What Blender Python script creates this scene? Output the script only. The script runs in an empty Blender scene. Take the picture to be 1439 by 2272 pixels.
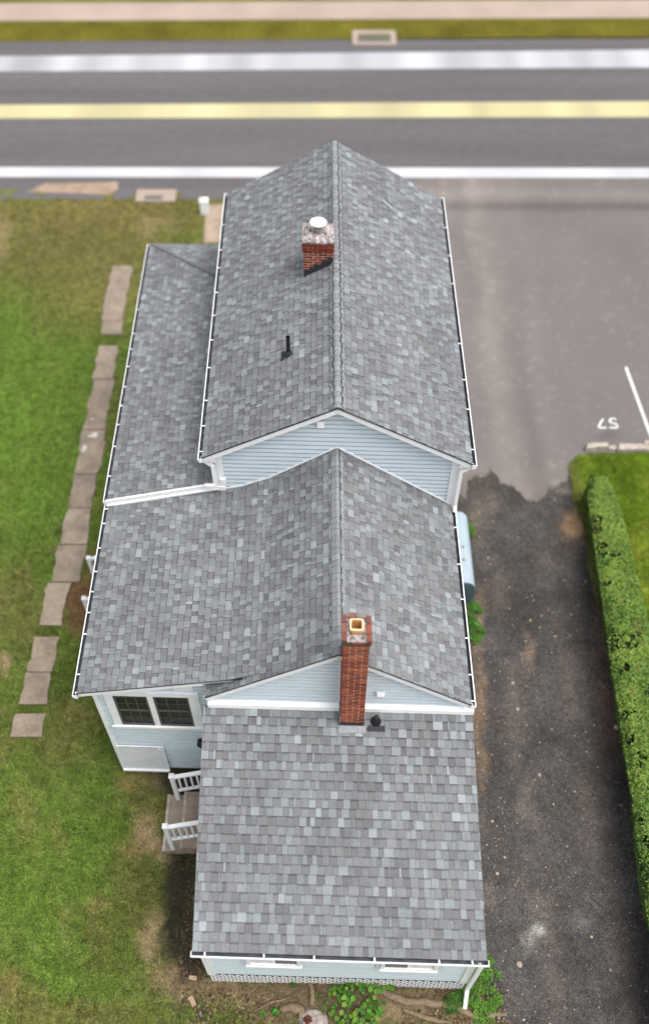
import bpy, math, random
import numpy as np
from mathutils import Vector, Matrix
random.seed(7); rng = np.random.default_rng(11)
C = bpy.context.scene.collection
scn = bpy.context.scene

# ---------------------------------------------------------------- camera
H, CX, F, K = 21.584, -.294, 2153.044, .031      # camera height and place, focal length in photo pixels, the house's slight skew
_a, _y, _r = np.radians([52.967, -.194, .169])
fw = np.array([-np.sin(_y)*np.cos(_a), np.cos(_y)*np.cos(_a), -np.sin(_a)])
rt = np.array([np.cos(_y), np.sin(_y), 0]); upv = np.cross(rt, fw)
RR = rt*np.cos(_r)+upv*np.sin(_r); UU = upv*np.cos(_r)-rt*np.sin(_r); OO = np.array([CX, 0, H])
cd = bpy.data.cameras.new('camera'); cam = bpy.data.objects.new('camera', cd); C.objects.link(cam)
cam.matrix_world = Matrix(((RR[0], UU[0], -fw[0], CX), (RR[1], UU[1], -fw[1], 0), (RR[2], UU[2], -fw[2], H), (0, 0, 0, 1)))
cd.sensor_fit = 'VERTICAL'; cd.sensor_height = 36; cd.lens = F/2272*36
cd.clip_end = 3000; cd.clip_start = .5
cd.dof.use_dof = True; cd.dof.focus_distance = 19.2; cd.dof.aperture_fstop = .17
scn.camera = cam

# ---------------------------------------------------------------- world, sun, exposure
SUN_EL, SUN_AZ = math.radians(66), math.radians(118)     # azimuth clockwise from +Y
w = bpy.data.worlds.new('World'); scn.world = w; w.use_nodes = True
nt = w.node_tree; nt.nodes.clear()
sky = nt.nodes.new('ShaderNodeTexSky'); sky.sky_type = 'NISHITA'; sky.sun_disc = False
sky.sun_elevation = SUN_EL; sky.sun_rotation = SUN_AZ; sky.dust_density = 4; sky.air_density = 1.0; sky.ozone_density = .6
hs = nt.nodes.new('ShaderNodeHueSaturation'); hs.inputs['Saturation'].default_value = .28
bg = nt.nodes.new('ShaderNodeBackground'); bg.inputs['Strength'].default_value = .15
wo = nt.nodes.new('ShaderNodeOutputWorld')
nt.links.new(sky.outputs[0], hs.inputs['Color']); nt.links.new(hs.outputs[0], bg.inputs[0]); nt.links.new(bg.outputs[0], wo.inputs[0])
sl = bpy.data.lights.new('sun', 'SUN'); sl.energy = .85; sl.angle = math.radians(38); sl.color = (1, .965, .92)
so = bpy.data.objects.new('sun', sl); C.objects.link(so)
sd = Vector((math.sin(SUN_AZ)*math.cos(SUN_EL), math.cos(SUN_AZ)*math.cos(SUN_EL), math.sin(SUN_EL)))
so.rotation_euler = (-sd).to_track_quat('-Z', 'Y').to_euler(); so.location = sd*60
vs = scn.view_settings; vs.view_transform = 'Standard'; vs.look = 'None'; vs.gamma = 1; vs.use_curve_mapping = False; vs.exposure = .82

# ---------------------------------------------------------------- projection helpers
def ray(u, v, house=False):
    d = fw+RR*(u-719.5)/F+UU*(1136-v)/F; o = OO.copy()
    if house: d[1] += K*d[0]; o[1] += K*o[0]
    return o, d
def at(u, v, z=0., house=False):
    o, d = ray(u, v, house); return o+d*(z-o[2])/d[2]
def pl(u, v, p, n, house=True):
    o, d = ray(u, v, house); p = np.array(p, float); n = np.array(n, float); return o+d*((p-o)@n)/(d@n)
def px_of(X):                                   # world points (N,3) -> photo pixels
    d = X-OO; Z = d@fw
    return 719.5+F*(d@RR)/Z, 1136-F*(d@UU)/Z

# ---------------------------------------------------------------- noise for real colour variation
_perm = rng.random((256, 256))
def vnoise(x, y):
    xi = np.floor(x).astype(int); yi = np.floor(y).astype(int); fx = x-xi; fy = y-yi
    fx = fx*fx*(3-2*fx); fy = fy*fy*(3-2*fy)
    g = lambda a, b: _perm[a % 256, b % 256]
    return (g(xi, yi)*(1-fx)+g(xi+1, yi)*fx)*(1-fy)+(g(xi, yi+1)*(1-fx)+g(xi+1, yi+1)*fx)*fy
def fbm(x, y, s=1., o=4, seed=0):
    x = np.asarray(x, float)*s+seed*17.3; y = np.asarray(y, float)*s+seed*9.1; t = 0; a = .5; n = 0
    for i in range(o): t = t+a*vnoise(x, y); n += a; x = x*2.03+5.1; y = y*2.03+3.7; a *= .5
    return t/n

# ---------------------------------------------------------------- mesh helpers
WL = {}
class MB:
    def __init__(s): s.v = []; s.f = []; s.c = []; s.m = []
    def poly(s, pts, col=None, mi=0):
        i = len(s.v); s.v += [tuple(p) for p in pts]; s.f.append(tuple(range(i, i+len(pts)))); s.c.append(col or (1, 1, 1)); s.m.append(mi)
    def box(s, x0, x1, y0, y1, z0, z1, col=None, mi=0):
        s.hexa([(x0, y0, z0), (x1, y0, z0), (x1, y1, z0), (x0, y1, z0), (x0, y0, z1), (x1, y0, z1), (x1, y1, z1), (x0, y1, z1)], col, mi)
    def hexa(s, p, col=None, mi=0, skip=()):
        i = len(s.v); s.v += [tuple(q) for q in p]
        for k, f in enumerate(((0, 3, 2, 1), (4, 5, 6, 7), (0, 1, 5, 4), (1, 2, 6, 5), (2, 3, 7, 6), (3, 0, 4, 7))):
            if k in skip: continue
            s.f.append(tuple(i+q for q in f)); s.c.append(col or (1, 1, 1)); s.m.append(mi)
    def bar(s, a, b, wd, ht, up=(0, 0, 1), col=None, mi=0):
        a = Vector(a); b = Vector(b); d = (b-a).normalized(); up = Vector(up)
        sd_ = d.cross(up).normalized(); u2 = sd_.cross(d).normalized()
        A = sd_*wd/2; B = u2*ht/2
        s.hexa([a-A-B, a+A-B, b+A-B, b-A-B, a-A+B, a+A+B, b+A+B, b-A+B], col, mi)
    def tube(s, pts, rad, n=8, col=None, cap=True, mi=0):
        rings = []
        for k, p in enumerate(pts):
            p = Vector(p); q0 = Vector(pts[max(0, k-1)]); q1 = Vector(pts[min(len(pts)-1, k+1)])
            d = (q1-q0).normalized(); a = d.cross(Vector((0, 0, 1)))
            if a.length < .1: a = d.cross(Vector((1, 0, 0)))
            a.normalize(); b = a.cross(d); r = rad[k] if isinstance(rad, (list, tuple)) else rad
            i = len(s.v); s.v += [tuple(p+a*r*math.cos(2*math.pi*j/n)+b*r*math.sin(2*math.pi*j/n)) for j in range(n)]; rings.append(i)
        for k in range(len(rings)-1):
            for j in range(n):
                s.f.append((rings[k]+j, rings[k]+(j+1) % n, rings[k+1]+(j+1) % n, rings[k+1]+j)); s.c.append(col or (1, 1, 1)); s.m.append(mi)
        if cap:
            for i, fl in ((rings[0], 1), (rings[-1], 0)):
                q = tuple(i+j for j in range(n)); s.f.append(q[::-1] if fl else q); s.c.append(col or (1, 1, 1)); s.m.append(mi)
def empty(name, loc, parent=None):
    o = bpy.data.objects.new(name, None); o.empty_display_size = .3; C.objects.link(o); place(o, loc, parent); return o
def place(o, loc, parent):
    WL[o] = Vector(loc); o.location = loc
    if parent is not None: o.parent = parent; o.matrix_parent_inverse = Matrix.Translation(-WL[parent])
def obj(name, mb, mats, parent=None, house=False, smooth=False, loc=None, fixn=False):
    V = np.array(mb.v, float)
    if house: V[:, 1] -= K*V[:, 0]
    lo, hi = V.min(0), V.max(0); L = np.array(loc, float) if loc is not None else np.array([(lo[0]+hi[0])/2, (lo[1]+hi[1])/2, lo[2]])
    me = bpy.data.meshes.new(name); me.from_pydata([tuple(q) for q in V-L], [], mb.f)
    if not isinstance(mats, (list, tuple)): mats = [mats]
    for m in mats: me.materials.append(m)
    if len(mats) > 1: me.polygons.foreach_set('material_index', mb.m)
    ca = me.color_attributes.new('col', 'FLOAT_COLOR', 'CORNER'); cc = []
    for f, c in zip(mb.f, mb.c):
        if isinstance(c, list): 
            for q in c: cc += [q[0], q[1], q[2], 1]
        else: cc += [c[0], c[1], c[2], 1]*len(f)
    ca.data.foreach_set('color', cc)
    if smooth: me.polygons.foreach_set('use_smooth', [True]*len(mb.f))
    o = bpy.data.objects.new(name, me); C.objects.link(o); place(o, L, parent); return o
def npobj(name, V, Fc, col, mat, parent=None, loc=None, percorner=False, smooth=False):
    V = np.asarray(V, float); Fc = np.asarray(Fc, int); n, k = Fc.shape
    L = np.array(loc, float) if loc is not None else np.array([V[:, 0].mean(), V[:, 1].mean(), V[:, 2].min()])
    me = bpy.data.meshes.new(name); me.vertices.add(len(V)); me.vertices.foreach_set('co', (V-L).ravel())
    me.loops.add(n*k); me.loops.foreach_set('vertex_index', Fc.ravel())
    me.polygons.add(n); me.polygons.foreach_set('loop_start', np.arange(n)*k); me.polygons.foreach_set('loop_total', np.full(n, k))
    if smooth: me.polygons.foreach_set('use_smooth', np.ones(n, bool))
    me.update(calc_edges=True); me.validate()
    me.materials.append(mat)
    if col is not None:
        cl = col if percorner else np.repeat(col, k, axis=0)
        ca = me.color_attributes.new('col', 'FLOAT_COLOR', 'CORNER'); ca.data.foreach_set('color', np.c_[cl, np.ones(len(cl))].ravel())
    o = bpy.data.objects.new(name, me); C.objects.link(o); place(o, L, parent); return o
def tag(o, label=None, cat=None, group=None, kind=None):
    if label: o['label'] = label
    if cat: o['category'] = cat
    if group: o['group'] = group
    if kind: o['kind'] = kind
    return o

# ---------------------------------------------------------------- materials
def mat(name, base=(.5, .5, .5), rough=.8, attr=False, layers=(), bump=None, metal=0., spec=.3, coord='Object', trans=0):
    """layers: (scale, detail, dark multiplier, light multiplier, stretch); each multiplies the base colour by fine or broad noise."""
    m = bpy.data.materials.new(name); m.use_nodes = True; n = m.node_tree; b = n.nodes['Principled BSDF']
    b.inputs['Roughness'].default_value = rough; b.inputs['Metallic'].default_value = metal; b.inputs['Specular IOR Level'].default_value = spec
    if attr:
        s = n.nodes.new('ShaderNodeAttribute'); s.attribute_name = 'col'; cur = s.outputs['Color']
        mm = n.nodes.new('ShaderNodeMix'); mm.data_type = 'RGBA'; mm.blend_type = 'MULTIPLY'; mm.inputs[0].default_value = 1
        n.links.new(cur, mm.inputs[6]); mm.inputs[7].default_value = (*base, 1); cur = mm.outputs[2]
    else:
        s = n.nodes.new('ShaderNodeRGB'); s.outputs[0].default_value = (*base, 1); cur = s.outputs[0]
    ge = n.nodes.new('ShaderNodeNewGeometry')
    for (sc, det, lo, hi, st) in layers:
        mp = n.nodes.new('ShaderNodeMapping'); mp.inputs['Scale'].default_value = st; n.links.new(ge.outputs['Position'], mp.inputs[0])
        t = n.nodes.new('ShaderNodeTexNoise'); t.inputs['Scale'].default_value = sc; t.inputs['Detail'].default_value = det; n.links.new(mp.outputs[0], t.inputs['Vector'])
        r = n.nodes.new('ShaderNodeMapRange'); r.inputs[1].default_value = .3; r.inputs[2].default_value = .7; r.inputs[3].default_value = lo; r.inputs[4].default_value = hi
        n.links.new(t.outputs[0], r.inputs[0])
        mm = n.nodes.new('ShaderNodeMix'); mm.data_type = 'RGBA'; mm.blend_type = 'MULTIPLY'; mm.inputs[0].default_value = 1
        n.links.new(cur, mm.inputs[6]); n.links.new(r.outputs[0], mm.inputs[7]); cur = mm.outputs[2]
    n.links.new(cur, b.inputs['Base Color'])
    if bump:
        t = n.nodes.new('ShaderNodeTexNoise'); t.inputs['Scale'].default_value = bump[0]; t.inputs['Detail'].default_value = 3; n.links.new(ge.outputs['Position'], t.inputs['Vector'])
        bp = n.nodes.new('ShaderNodeBump'); bp.inputs['Strength'].default_value = bump[1]; bp.inputs['Distance'].default_value = bump[2]
        n.links.new(t.outputs[0], bp.inputs['Height']); n.links.new(bp.outputs[0], b.inputs['Normal'])
    if trans: b.inputs['Subsurface Weight'].default_value = 0
    return m
I3 = (1, 1, 1)
M = dict(
 shingle=mat('asphalt_shingle', (1, 1, 1), .92, True, [(70, 2, .80, 1.20, I3), (240, 1, .82, 1.18, I3), (.8, 4, .88, 1.10, (1, .5, 1)), (3, 3, .95, 1.05, I3)], (160, .5, .003)),
 siding=mat('vinyl_siding', (.58, .662, .708), .5, False, [(2.5, 3, .97, 1.03, (1, 1, 3)), (30, 2, .985, 1.015, (.3, .3, 2))]),
 white=mat('white_trim', (.84, .845, .85), .4, False, [(4, 4, .93, 1.03, I3)]),
 gut=mat('gutter_inside', (.07, .078, .09), .6, False, [(6, 4, .6, 1.4, I3)]),
 brick=mat('red_brick', (1, 1, 1), .85, True, [(60, 3, .7, 1.3, I3), (7, 3, .85, 1.15, I3)], (90, .5, .004)),
 mortar=mat('mortar', (.55, .44, .34), .95, False, [(25, 4, .55, 1.3, I3)], (60, .6, .005)),
 crown=mat('weathered_mortar_crown', (.30, .26, .25), .9, False, [(14, 5, .25, 1.9, I3), (50, 3, .7, 1.3, I3)], (40, .8, .01)),
 tar=mat('roofing_tar', (.022, .025, .03), .7, False, [(30, 3, .6, 1.5, I3)], (40, .6, .01), spec=.4),
 lead=mat('grey_flashing', (.25, .26, .275), .55, False, [(20, 4, .75, 1.25, I3)]),
 blackp=mat('black_pipe', (.012, .012, .014), .5, spec=.4),
 clay=mat('clay_flue', (.62, .36, .12), .8, False, [(20, 3, .8, 1.15, I3)]),
 clayrim=mat('clay_flue_rim', (.78, .62, .42), .8, False, [(40, 3, .85, 1.1, I3)]),
 metal=mat('galvanised_metal', (.45, .44, .42), .4, False, [(15, 3, .6, 1.2, I3)], metal=.6),
 capw=mat('white_enamel_cap', (.88, .88, .87), .3),
 glass=mat('screened_glass', (.018, .018, .017), .35, False, [(9, 2, .6, 1.5, (1, 1, 4))], spec=.5),
 sash=mat('dark_window_sash', (.085, .085, .08), .6),
 conc=mat('concrete', (.305, .245, .187), .92, True, [(2.2, 6, .72, 1.14, I3), (12, 4, .84, 1.12, I3), (45, 3, .82, 1.18, I3), (150, 2, .8, 1.2, I3)], (90, .5, .006)),
 step=mat('step_concrete', (.29, .225, .18), .9, False, [(5, 5, .75, 1.2, I3), (70, 3, .85, 1.15, I3)], (90, .5, .005)),
 found=mat('foundation_concrete', (.22, .21, .2), .9, False, [(4, 5, .7, 1.2, I3)]),
 ground=mat('bare_ground', (.17, .125, .08), 1, False, [(.6, 6, .7, 1.3, I3), (25, 4, .7, 1.3, I3)], (40, .7, .02), spec=.1),
 soil=mat('turf_and_soil', (1, 1, 1), 1, True, [(5, 4, .72, 1.28, I3), (18, 4, .6, 1.4, I3), (70, 2, .6, 1.4, I3)], (60, .8, .02), spec=.08),
 gravel=mat('crushed_asphalt', (1, 1, 1), .95, True, [(9, 4, .78, 1.22, I3), (35, 3, .6, 1.45, I3), (110, 2, .45, 1.6, I3)], (110, 1, .015), spec=.15),
 stone=mat('gravel_stone', (1, 1, 1), .9, True, [(60, 2, .8, 1.2, I3)], spec=.2),
 asphalt=mat('worn_asphalt', (1, 1, 1), .9, True, [(60, 3, .92, 1.08, I3), (180, 2, .84, 1.16, I3)], (150, .4, .004), spec=.2),
 road=mat('road_asphalt', (.112, .105, .107), .85, False, [(.5, 4, .86, 1.14, (.12, 1.6, 1)), (3, 4, .92, 1.08, I3), (120, 2, .88, 1.12, I3)], spec=.2),
 paint=mat('white_road_paint', (.50, .50, .515), .7, False, [(.35, 2, .86, 1.1, (1, .2, 1)), (30, 3, .9, 1.08, I3)]),
 paint2=mat('worn_white_road_paint', (.38, .38, .40), .7, False, [(.42, 1, .72, 1.35, (1, 0, 0))]),
 yellow=mat('yellow_road_paint', (.46, .42, .235), .7, False, [(.45, 2, .86, 1.16, (1, .1, 1))]),
 walk=mat('far_sidewalk_concrete', (.36, .285, .235), .9, False, [(.4, 3, .9, 1.1, I3)]),
 grass=mat('grass_blades', (1, 1, 1), .7, True, [(2, 2, .9, 1.1, I3)], spec=.15),
 leaf=mat('leaves', (1, 1, 1), .55, True, [(1.5, 2, .88, 1.12, I3)], spec=.3),
 twig=mat('hedge_interior', (.018, .024, .010), 1, False, [(20, 3, .5, 1.6, I3)], spec=.05),
 bark=mat('weathered_root', (.20, .145, .095), .95, False, [(30, 4, .6, 1.4, (1, 1, 1))], (60, .8, .01)),
 rock=mat('grey_rock', (.33, .28, .25), .95, False, [(9, 5, .65, 1.3, I3)], (25, .9, .03)),
 granite=mat('granite_kerb', (.42, .37, .31), .9, False, [(12, 5, .6, 1.25, I3), (80, 2, .8, 1.2, I3)], (40, .8, .01)),
 tank=mat('painted_tank_steel', (.35, .42, .465), .45, False, [(5, 4, .93, 1.05, I3)]),
 tankend=mat('tank_end_steel', (.055, .085, .10), .45, False, [(8, 4, .8, 1.2, I3)]),
 panel=mat('white_metal_panel', (.66, .67, .69), .5, False, [(5, 5, .9, 1.05, I3), (60, 2, .96, 1.04, (3, 1, .2))]),
)

# ================================================================ GROUND COLOURS (real patches of turf, dry grass, soil)
G_ = np.array
GREEN, BRIGHT, OLIVE, DRY = G_([.088, .122, .024]), G_([.088, .155, .022]), G_([.135, .118, .040]), G_([.22, .16, .065])
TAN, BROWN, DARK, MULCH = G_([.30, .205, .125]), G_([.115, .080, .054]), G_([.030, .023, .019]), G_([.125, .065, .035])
# (px, py, rx, ry, colour, strength, bare) of each patch, in the photograph's pixels on the ground plane
PATCH = [(180, 500, 420, 90, OLIVE, 2.0, .0), (260, 470, 160, 40, DRY, .7, 0), (60, 470, 60, 40, DRY, .3, 0), (350, 500, 34, 14, TAN, .9, .8), (325, 520, 30, 14, TAN, .6, .6), (0, 530, 16, 50, TAN, 1.2, 1), (80, 520, 16, 12, TAN, .5, .5),
 (205, 455, 45, 22, DRY, .9, .3), (230, 640, 90, 60, DRY, .35, 0), (150, 600, 140, 60, OLIVE, 1.4, 0), (170, 700, 90, 60, OLIVE, .7, 0), (400, 520, 60, 18, BRIGHT, .8, 0), (20, 440, 60, 12, BRIGHT, .5, 0),
 (60, 900, 160, 230, BRIGHT, .75, 0), (60, 1110, 130, 80, BRIGHT, .6, 0), (0, 1350, 40, 80, OLIVE, .8, .2), (0, 1470, 10, 16, TAN, 1.5, 1), (45, 1290, 30, 40, OLIVE, .7, 0), (70, 1400, 40, 60, OLIVE, .5, 0),
 (170, 1590, 42, 30, DRY, .8, .3), (150, 1660, 50, 50, DRY, .5, 0), (60, 1800, 30, 80, DRY, .4, 0), (120, 1700, 40, 60, OLIVE, .4, 0), (150, 1800, 110, 200, BRIGHT, .6, 0), (190, 1480, 40, 60, GREEN, .8, 0), (60, 1560, 50, 90, GREEN, .9, 0),
 (290, 1730, 40, 20, DRY, 1., .4), (350, 1725, 34, 34, BROWN, 1.2, 1), (335, 1850, 34, 42, TAN, 1.1, 1), (365, 1890, 22, 22, TAN, .9, 1), (300, 1885, 40, 20, DRY, .9, .3), (370, 1800, 20, 40, OLIVE, .6, .2),
 (60, 2030, 70, 90, BRIGHT, 1.1, 0), (30, 1960, 60, 70, BRIGHT, .7, 0), (130, 2120, 70, 70, BRIGHT, .5, 0), (220, 2010, 20, 16, DRY, .5, .2), (150, 2060, 14, 40, DRY, .3, 0), (225, 2080, 26, 60, OLIVE, .6, 0), (130, 1850, 20, 40, DRY, .5, 0),
 (345, 2070, 24, 46, TAN, 1.2, 1), (385, 2165, 26, 34, TAN, 1.1, 1), (410, 2200, 40, 22, TAN, .8, .9), (315, 2000, 50, 70, OLIVE, .7, 0), (290, 1930, 60, 50, OLIVE, .3, 0), (60, 2240, 60, 40, OLIVE, .8, 0), (200, 2250, 120, 30, OLIVE, .8, .1), (10, 2200, 30, 40, DRY, .7, .2),
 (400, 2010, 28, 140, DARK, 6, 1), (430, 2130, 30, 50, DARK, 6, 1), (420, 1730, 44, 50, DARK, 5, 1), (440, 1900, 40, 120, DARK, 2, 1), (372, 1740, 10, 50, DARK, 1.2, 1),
 (176, 1345, 30, 46, MULCH, 6, 1), (205, 1320, 26, 70, MULCH, 1.5, 1), (385, 1560, 200, 130, BROWN, .0, 0),
 (500, 2215, 60, 30, TAN, .9, .9), (560, 2190, 160, 22, BROWN, 1.4, 1), (620, 2235, 110, 40, BROWN, 1.6, 1), (800, 2220, 220, 60, BROWN, 2.0, 1), (950, 2225, 160, 34, BROWN, 1.6, 1), (880, 2235, 70, 26, TAN, 1.1, 1), (580, 2205, 60, 20, TAN, .8, 1), (1030, 2240, 60, 26, TAN, .6, 1),
 (1050, 2200, 60, 60, BROWN, 1.2, 1), (490, 2245, 62, 30, GREEN, 1.6, -.6), (560, 2262, 40, 20, OLIVE, 1.4, -.4)]
def lawn_colour(X, Y):
    P = np.c_[X, Y, np.zeros(len(X))]; u, v = px_of(P)
    u = u+(fbm(X, Y, 1.6, 4, 1)-.5)*70; v = v+(fbm(X, Y, 1.6, 4, 2)-.5)*60
    n1 = fbm(X, Y, .7, 5, 3)[:, None]; n2 = fbm(X, Y, 2.3, 4, 4)[:, None]
    col = GREEN*(.75+.5*n2)+(BRIGHT-GREEN)*np.clip(n1*2-.7, 0, 1)*.5
    d_ = np.clip((fbm(X, Y, 1.3, 5, 5)-.52)*5, 0, 1)[:, None]; col = col*(1-.55*d_)+OLIVE*1.15*.55*d_; col = col*1.08
    W = np.ones((len(X), 1)); A = col.copy(); bare = np.zeros(len(X))
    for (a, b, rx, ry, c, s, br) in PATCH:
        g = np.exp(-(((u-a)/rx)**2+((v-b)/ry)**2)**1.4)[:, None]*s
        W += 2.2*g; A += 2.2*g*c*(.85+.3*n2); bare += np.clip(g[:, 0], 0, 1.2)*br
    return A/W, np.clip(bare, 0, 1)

def sheet(name, x0, x1, y0, y1, step, zfn, colfn, m, keep=None, parent=None):
    xs = np.arange(x0, x1+step*.5, step); ys = np.arange(y0, y1+step*.5, step); nx, ny = len(xs), len(ys)
    X, Y = np.meshgrid(xs, ys); X = X.ravel(); Y = Y.ravel(); V = np.c_[X, Y, zfn(X, Y)]
    i = np.arange(nx*ny).reshape(ny, nx); Fc = np.c_[i[:-1, :-1].ravel(), i[:-1, 1:].ravel(), i[1:, 1:].ravel(), i[1:, :-1].ravel()]
    if keep is not None:
        c = V[Fc].mean(1); Fc = Fc[keep(c[:, 0], c[:, 1])]
    used, inv = np.unique(Fc, return_inverse=True); V = V[used]; Fc = inv.reshape(Fc.shape)
    col = colfn(V[:, 0], V[:, 1]); 
    o = npobj(name, V, Fc, col[Fc.ravel()], m, parent, percorner=True, smooth=True); o['kind'] = 'structure'; return o

ROADN = lambda x: 31.05+0*x
def gz(X, Y):                                   # gentle rise of the soil in front of the rear wall
    return .16*np.exp(-((X-.1)/1.3)**2-((Y-4.0)/.5)**2)+(fbm(X, Y, 2, 3, 8)-.5)*.03
mb = MB(); mb.poly([(-600, -300, -.06), (600, -300, -.06), (600, 900, -.06), (-600, 900, -.06)])
tag(obj('ground', mb, M['ground']), kind='structure')
# edge of the driveway against the bare strip behind the house, and of the lot under the house
def drv_left(Y): return np.interp(Y, [0, 3.5, 5, 8, 11, 13, 16, 17.3, 31], [3.1, 3.17, 3.0, 3.0, 3.2, 3.0, 2.9, 2.4, 2.4])+(fbm(Y, Y*0, 2.2, 4, 9)-.5)*.5
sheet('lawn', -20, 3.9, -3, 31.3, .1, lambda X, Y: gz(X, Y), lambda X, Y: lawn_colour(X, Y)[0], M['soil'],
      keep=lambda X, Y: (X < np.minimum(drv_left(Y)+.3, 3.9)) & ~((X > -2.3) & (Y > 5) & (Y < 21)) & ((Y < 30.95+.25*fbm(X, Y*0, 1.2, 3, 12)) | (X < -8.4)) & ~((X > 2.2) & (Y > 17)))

# ---------------------------------------------------------------- parking lot and road
def lot_colour(X, Y):
    u, v = px_of(np.c_[X, Y, 0*X]); n = fbm(X, Y, .5, 5, 20)[:, None]; base = G_([.150, .134, .127])
    wob = (fbm(X, Y, .35, 3, 21)-.5)
    c = base*(.90+.22*n)
    for (x_at, wd, s) in ((4.9, .30, .17), (5.35, .5, .13), (3.9, .18, .10), (4.05, .7, .08), (6.35, .35, .08), (3.2, .3, .06)):   # dusty wheel tracks
        xx = x_at+.8*wob+.03*(Y-18)
        c = c*(1+s*np.exp(-((X-xx)/wd)**2)[:, None]*np.clip(.25+1.7*fbm(X, Y, 1.1, 4, 22), 0, 1.4)[:, None]*G_([1.05, 1.0, .88]))
    c = c*(1-.16*np.exp(-((X-5.85-.4*wob)/.35)**2)*np.clip((26-Y)/6, 0, 1))[:, None]
    c = c*(1-.25*np.exp(-(((u-1345)/28)**2+((v-965)/12)**2)))[:, None]
    s_ = np.exp(-((Y-30.3-.25*wob)/.28)**2)*np.clip((X-2)/3, 0, 1); c = c*(1-.30*s_)[:, None]                 # seam at the apron
    l_ = np.exp(-((Y-31.1-.5*wob)/.35)**2)*np.clip(X/3, 0, 1); c = c*(1+.18*l_[:, None]*G_([1.15, 1, .85]))
    sp = np.clip((fbm(X, Y, 6, 3, 24)-.66)*8, 0, 1); c = c*(1+.22*sp)[:, None]
    e = np.clip((18.3-Y)/1.3, 0, 1)*np.clip((X-3.2)/1, 0, 1)[...]; c = c*(1-.0*e[:, None])+e[:, None]*G_([.035, .025, .012])*fbm(X, Y, 1.5, 4, 25)[:, None]
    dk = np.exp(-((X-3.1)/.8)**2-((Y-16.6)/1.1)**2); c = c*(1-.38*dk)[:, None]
    return c
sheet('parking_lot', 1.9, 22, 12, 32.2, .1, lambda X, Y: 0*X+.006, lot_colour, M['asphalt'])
mb = MB(); mb.poly([(-60, 32.1, .0), (60, 32.1, .0), (60, 42.6, 0), (-60, 42.05, 0)]); mb.poly([(-60, 30.7, .0), (2., 30.7, .0), (2., 32.1, .0), (-60, 32.1, .0)])
road = obj('road', mb, M['road']); road.location.z = .003; WL[road] = road.location.copy(); tag(road, kind='structure')
def band(name, l0, l1, r0, r1, z, m, parent=None):      # a strip across the picture given by its edges at the left and right of the photograph
    a, b, c, d = at(0, l0), at(0, l1), at(1439, r1), at(1439, r0)
    ex = lambda p, q, t: p+(q-p)*t
    mb = MB(); pts = [ex(b, c, -1), ex(b, c, 2), ex(a, d, 2), ex(a, d, -1)]; mb.poly([(p[0], p[1], z) for p in pts]); return obj(name, mb, m, parent)
band('edge_line', 371, 393, 373, 395, .010, M['paint'], road)
band('centre_line', 233, 263, 225, 260, .010, M['yellow'], road)
band('edge_line', 125, 159, 111, 150, .010, M['paint2'], road)
tag(band('far_verge', 47, 93, 40, 82, .012, mat('far_turf', (.105, .095, .012), 1, False, [(.5, 5, .72, 1.3, I3), (5, 4, .8, 1.2, I3)], spec=.1)), kind='structure')
tag(band('sidewalk', 8, 47, 0, 40, .016, M['walk']), kind='structure')
tag(band('far_lawn', -400, 8, -400, 0, .012, mat('far_lawn_turf', (.13, .12, .03), 1, False, [(.3, 4, .7, 1.3, I3)], spec=.1)), kind='structure')  # far lawn turf, a slightly paler green brown than the verge
# parking line and space number painted on the lot
def ribbon(name, pts, wd, z, parent):
    P = [Vector(at(u, v, 0)) for u, v in pts]; mb = MB(); L_, R_ = [], []
    for k, p in enumerate(P):
        a = P[max(0, k-1)]; b = P[min(len(P)-1, k+1)]; d = (b-a).normalized(); s = Vector((-d.y, d.x, 0))*wd/2
        L_.append((p+s)); R_.append((p-s))
    for k in range(len(P)-1): mb.poly([(q.x, q.y, z) for q in (R_[k], R_[k+1], L_[k+1], L_[k])])
    return obj(name, mb, M['paintc'], parent)
M['paintc'] = mat('fresh_white_paint', (.72, .72, .72), .7, False, [(30, 3, .85, 1.1, I3)])
lot = bpy.data.objects['parking_lot']
ribbon('parking_line', [(1387, 815), (1412, 884), (1445, 975), (1480, 1070)], .085, .012, lot)
zz = lambda P: [(1240+x/7.23, 900+y/7.23) for x, y in P]
ribbon('number_seven', zz([(697, 215), (660, 275), (624, 345), (640, 359), (750, 357)]), .055, .012, lot)
ribbon('number_five', zz([(905, 228), (880, 213), (845, 209), (812, 222), (803, 248), (820, 274), (862, 288), (905, 294), (922, 325), (928, 357), (800, 360)]), .055, .012, lot)

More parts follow.
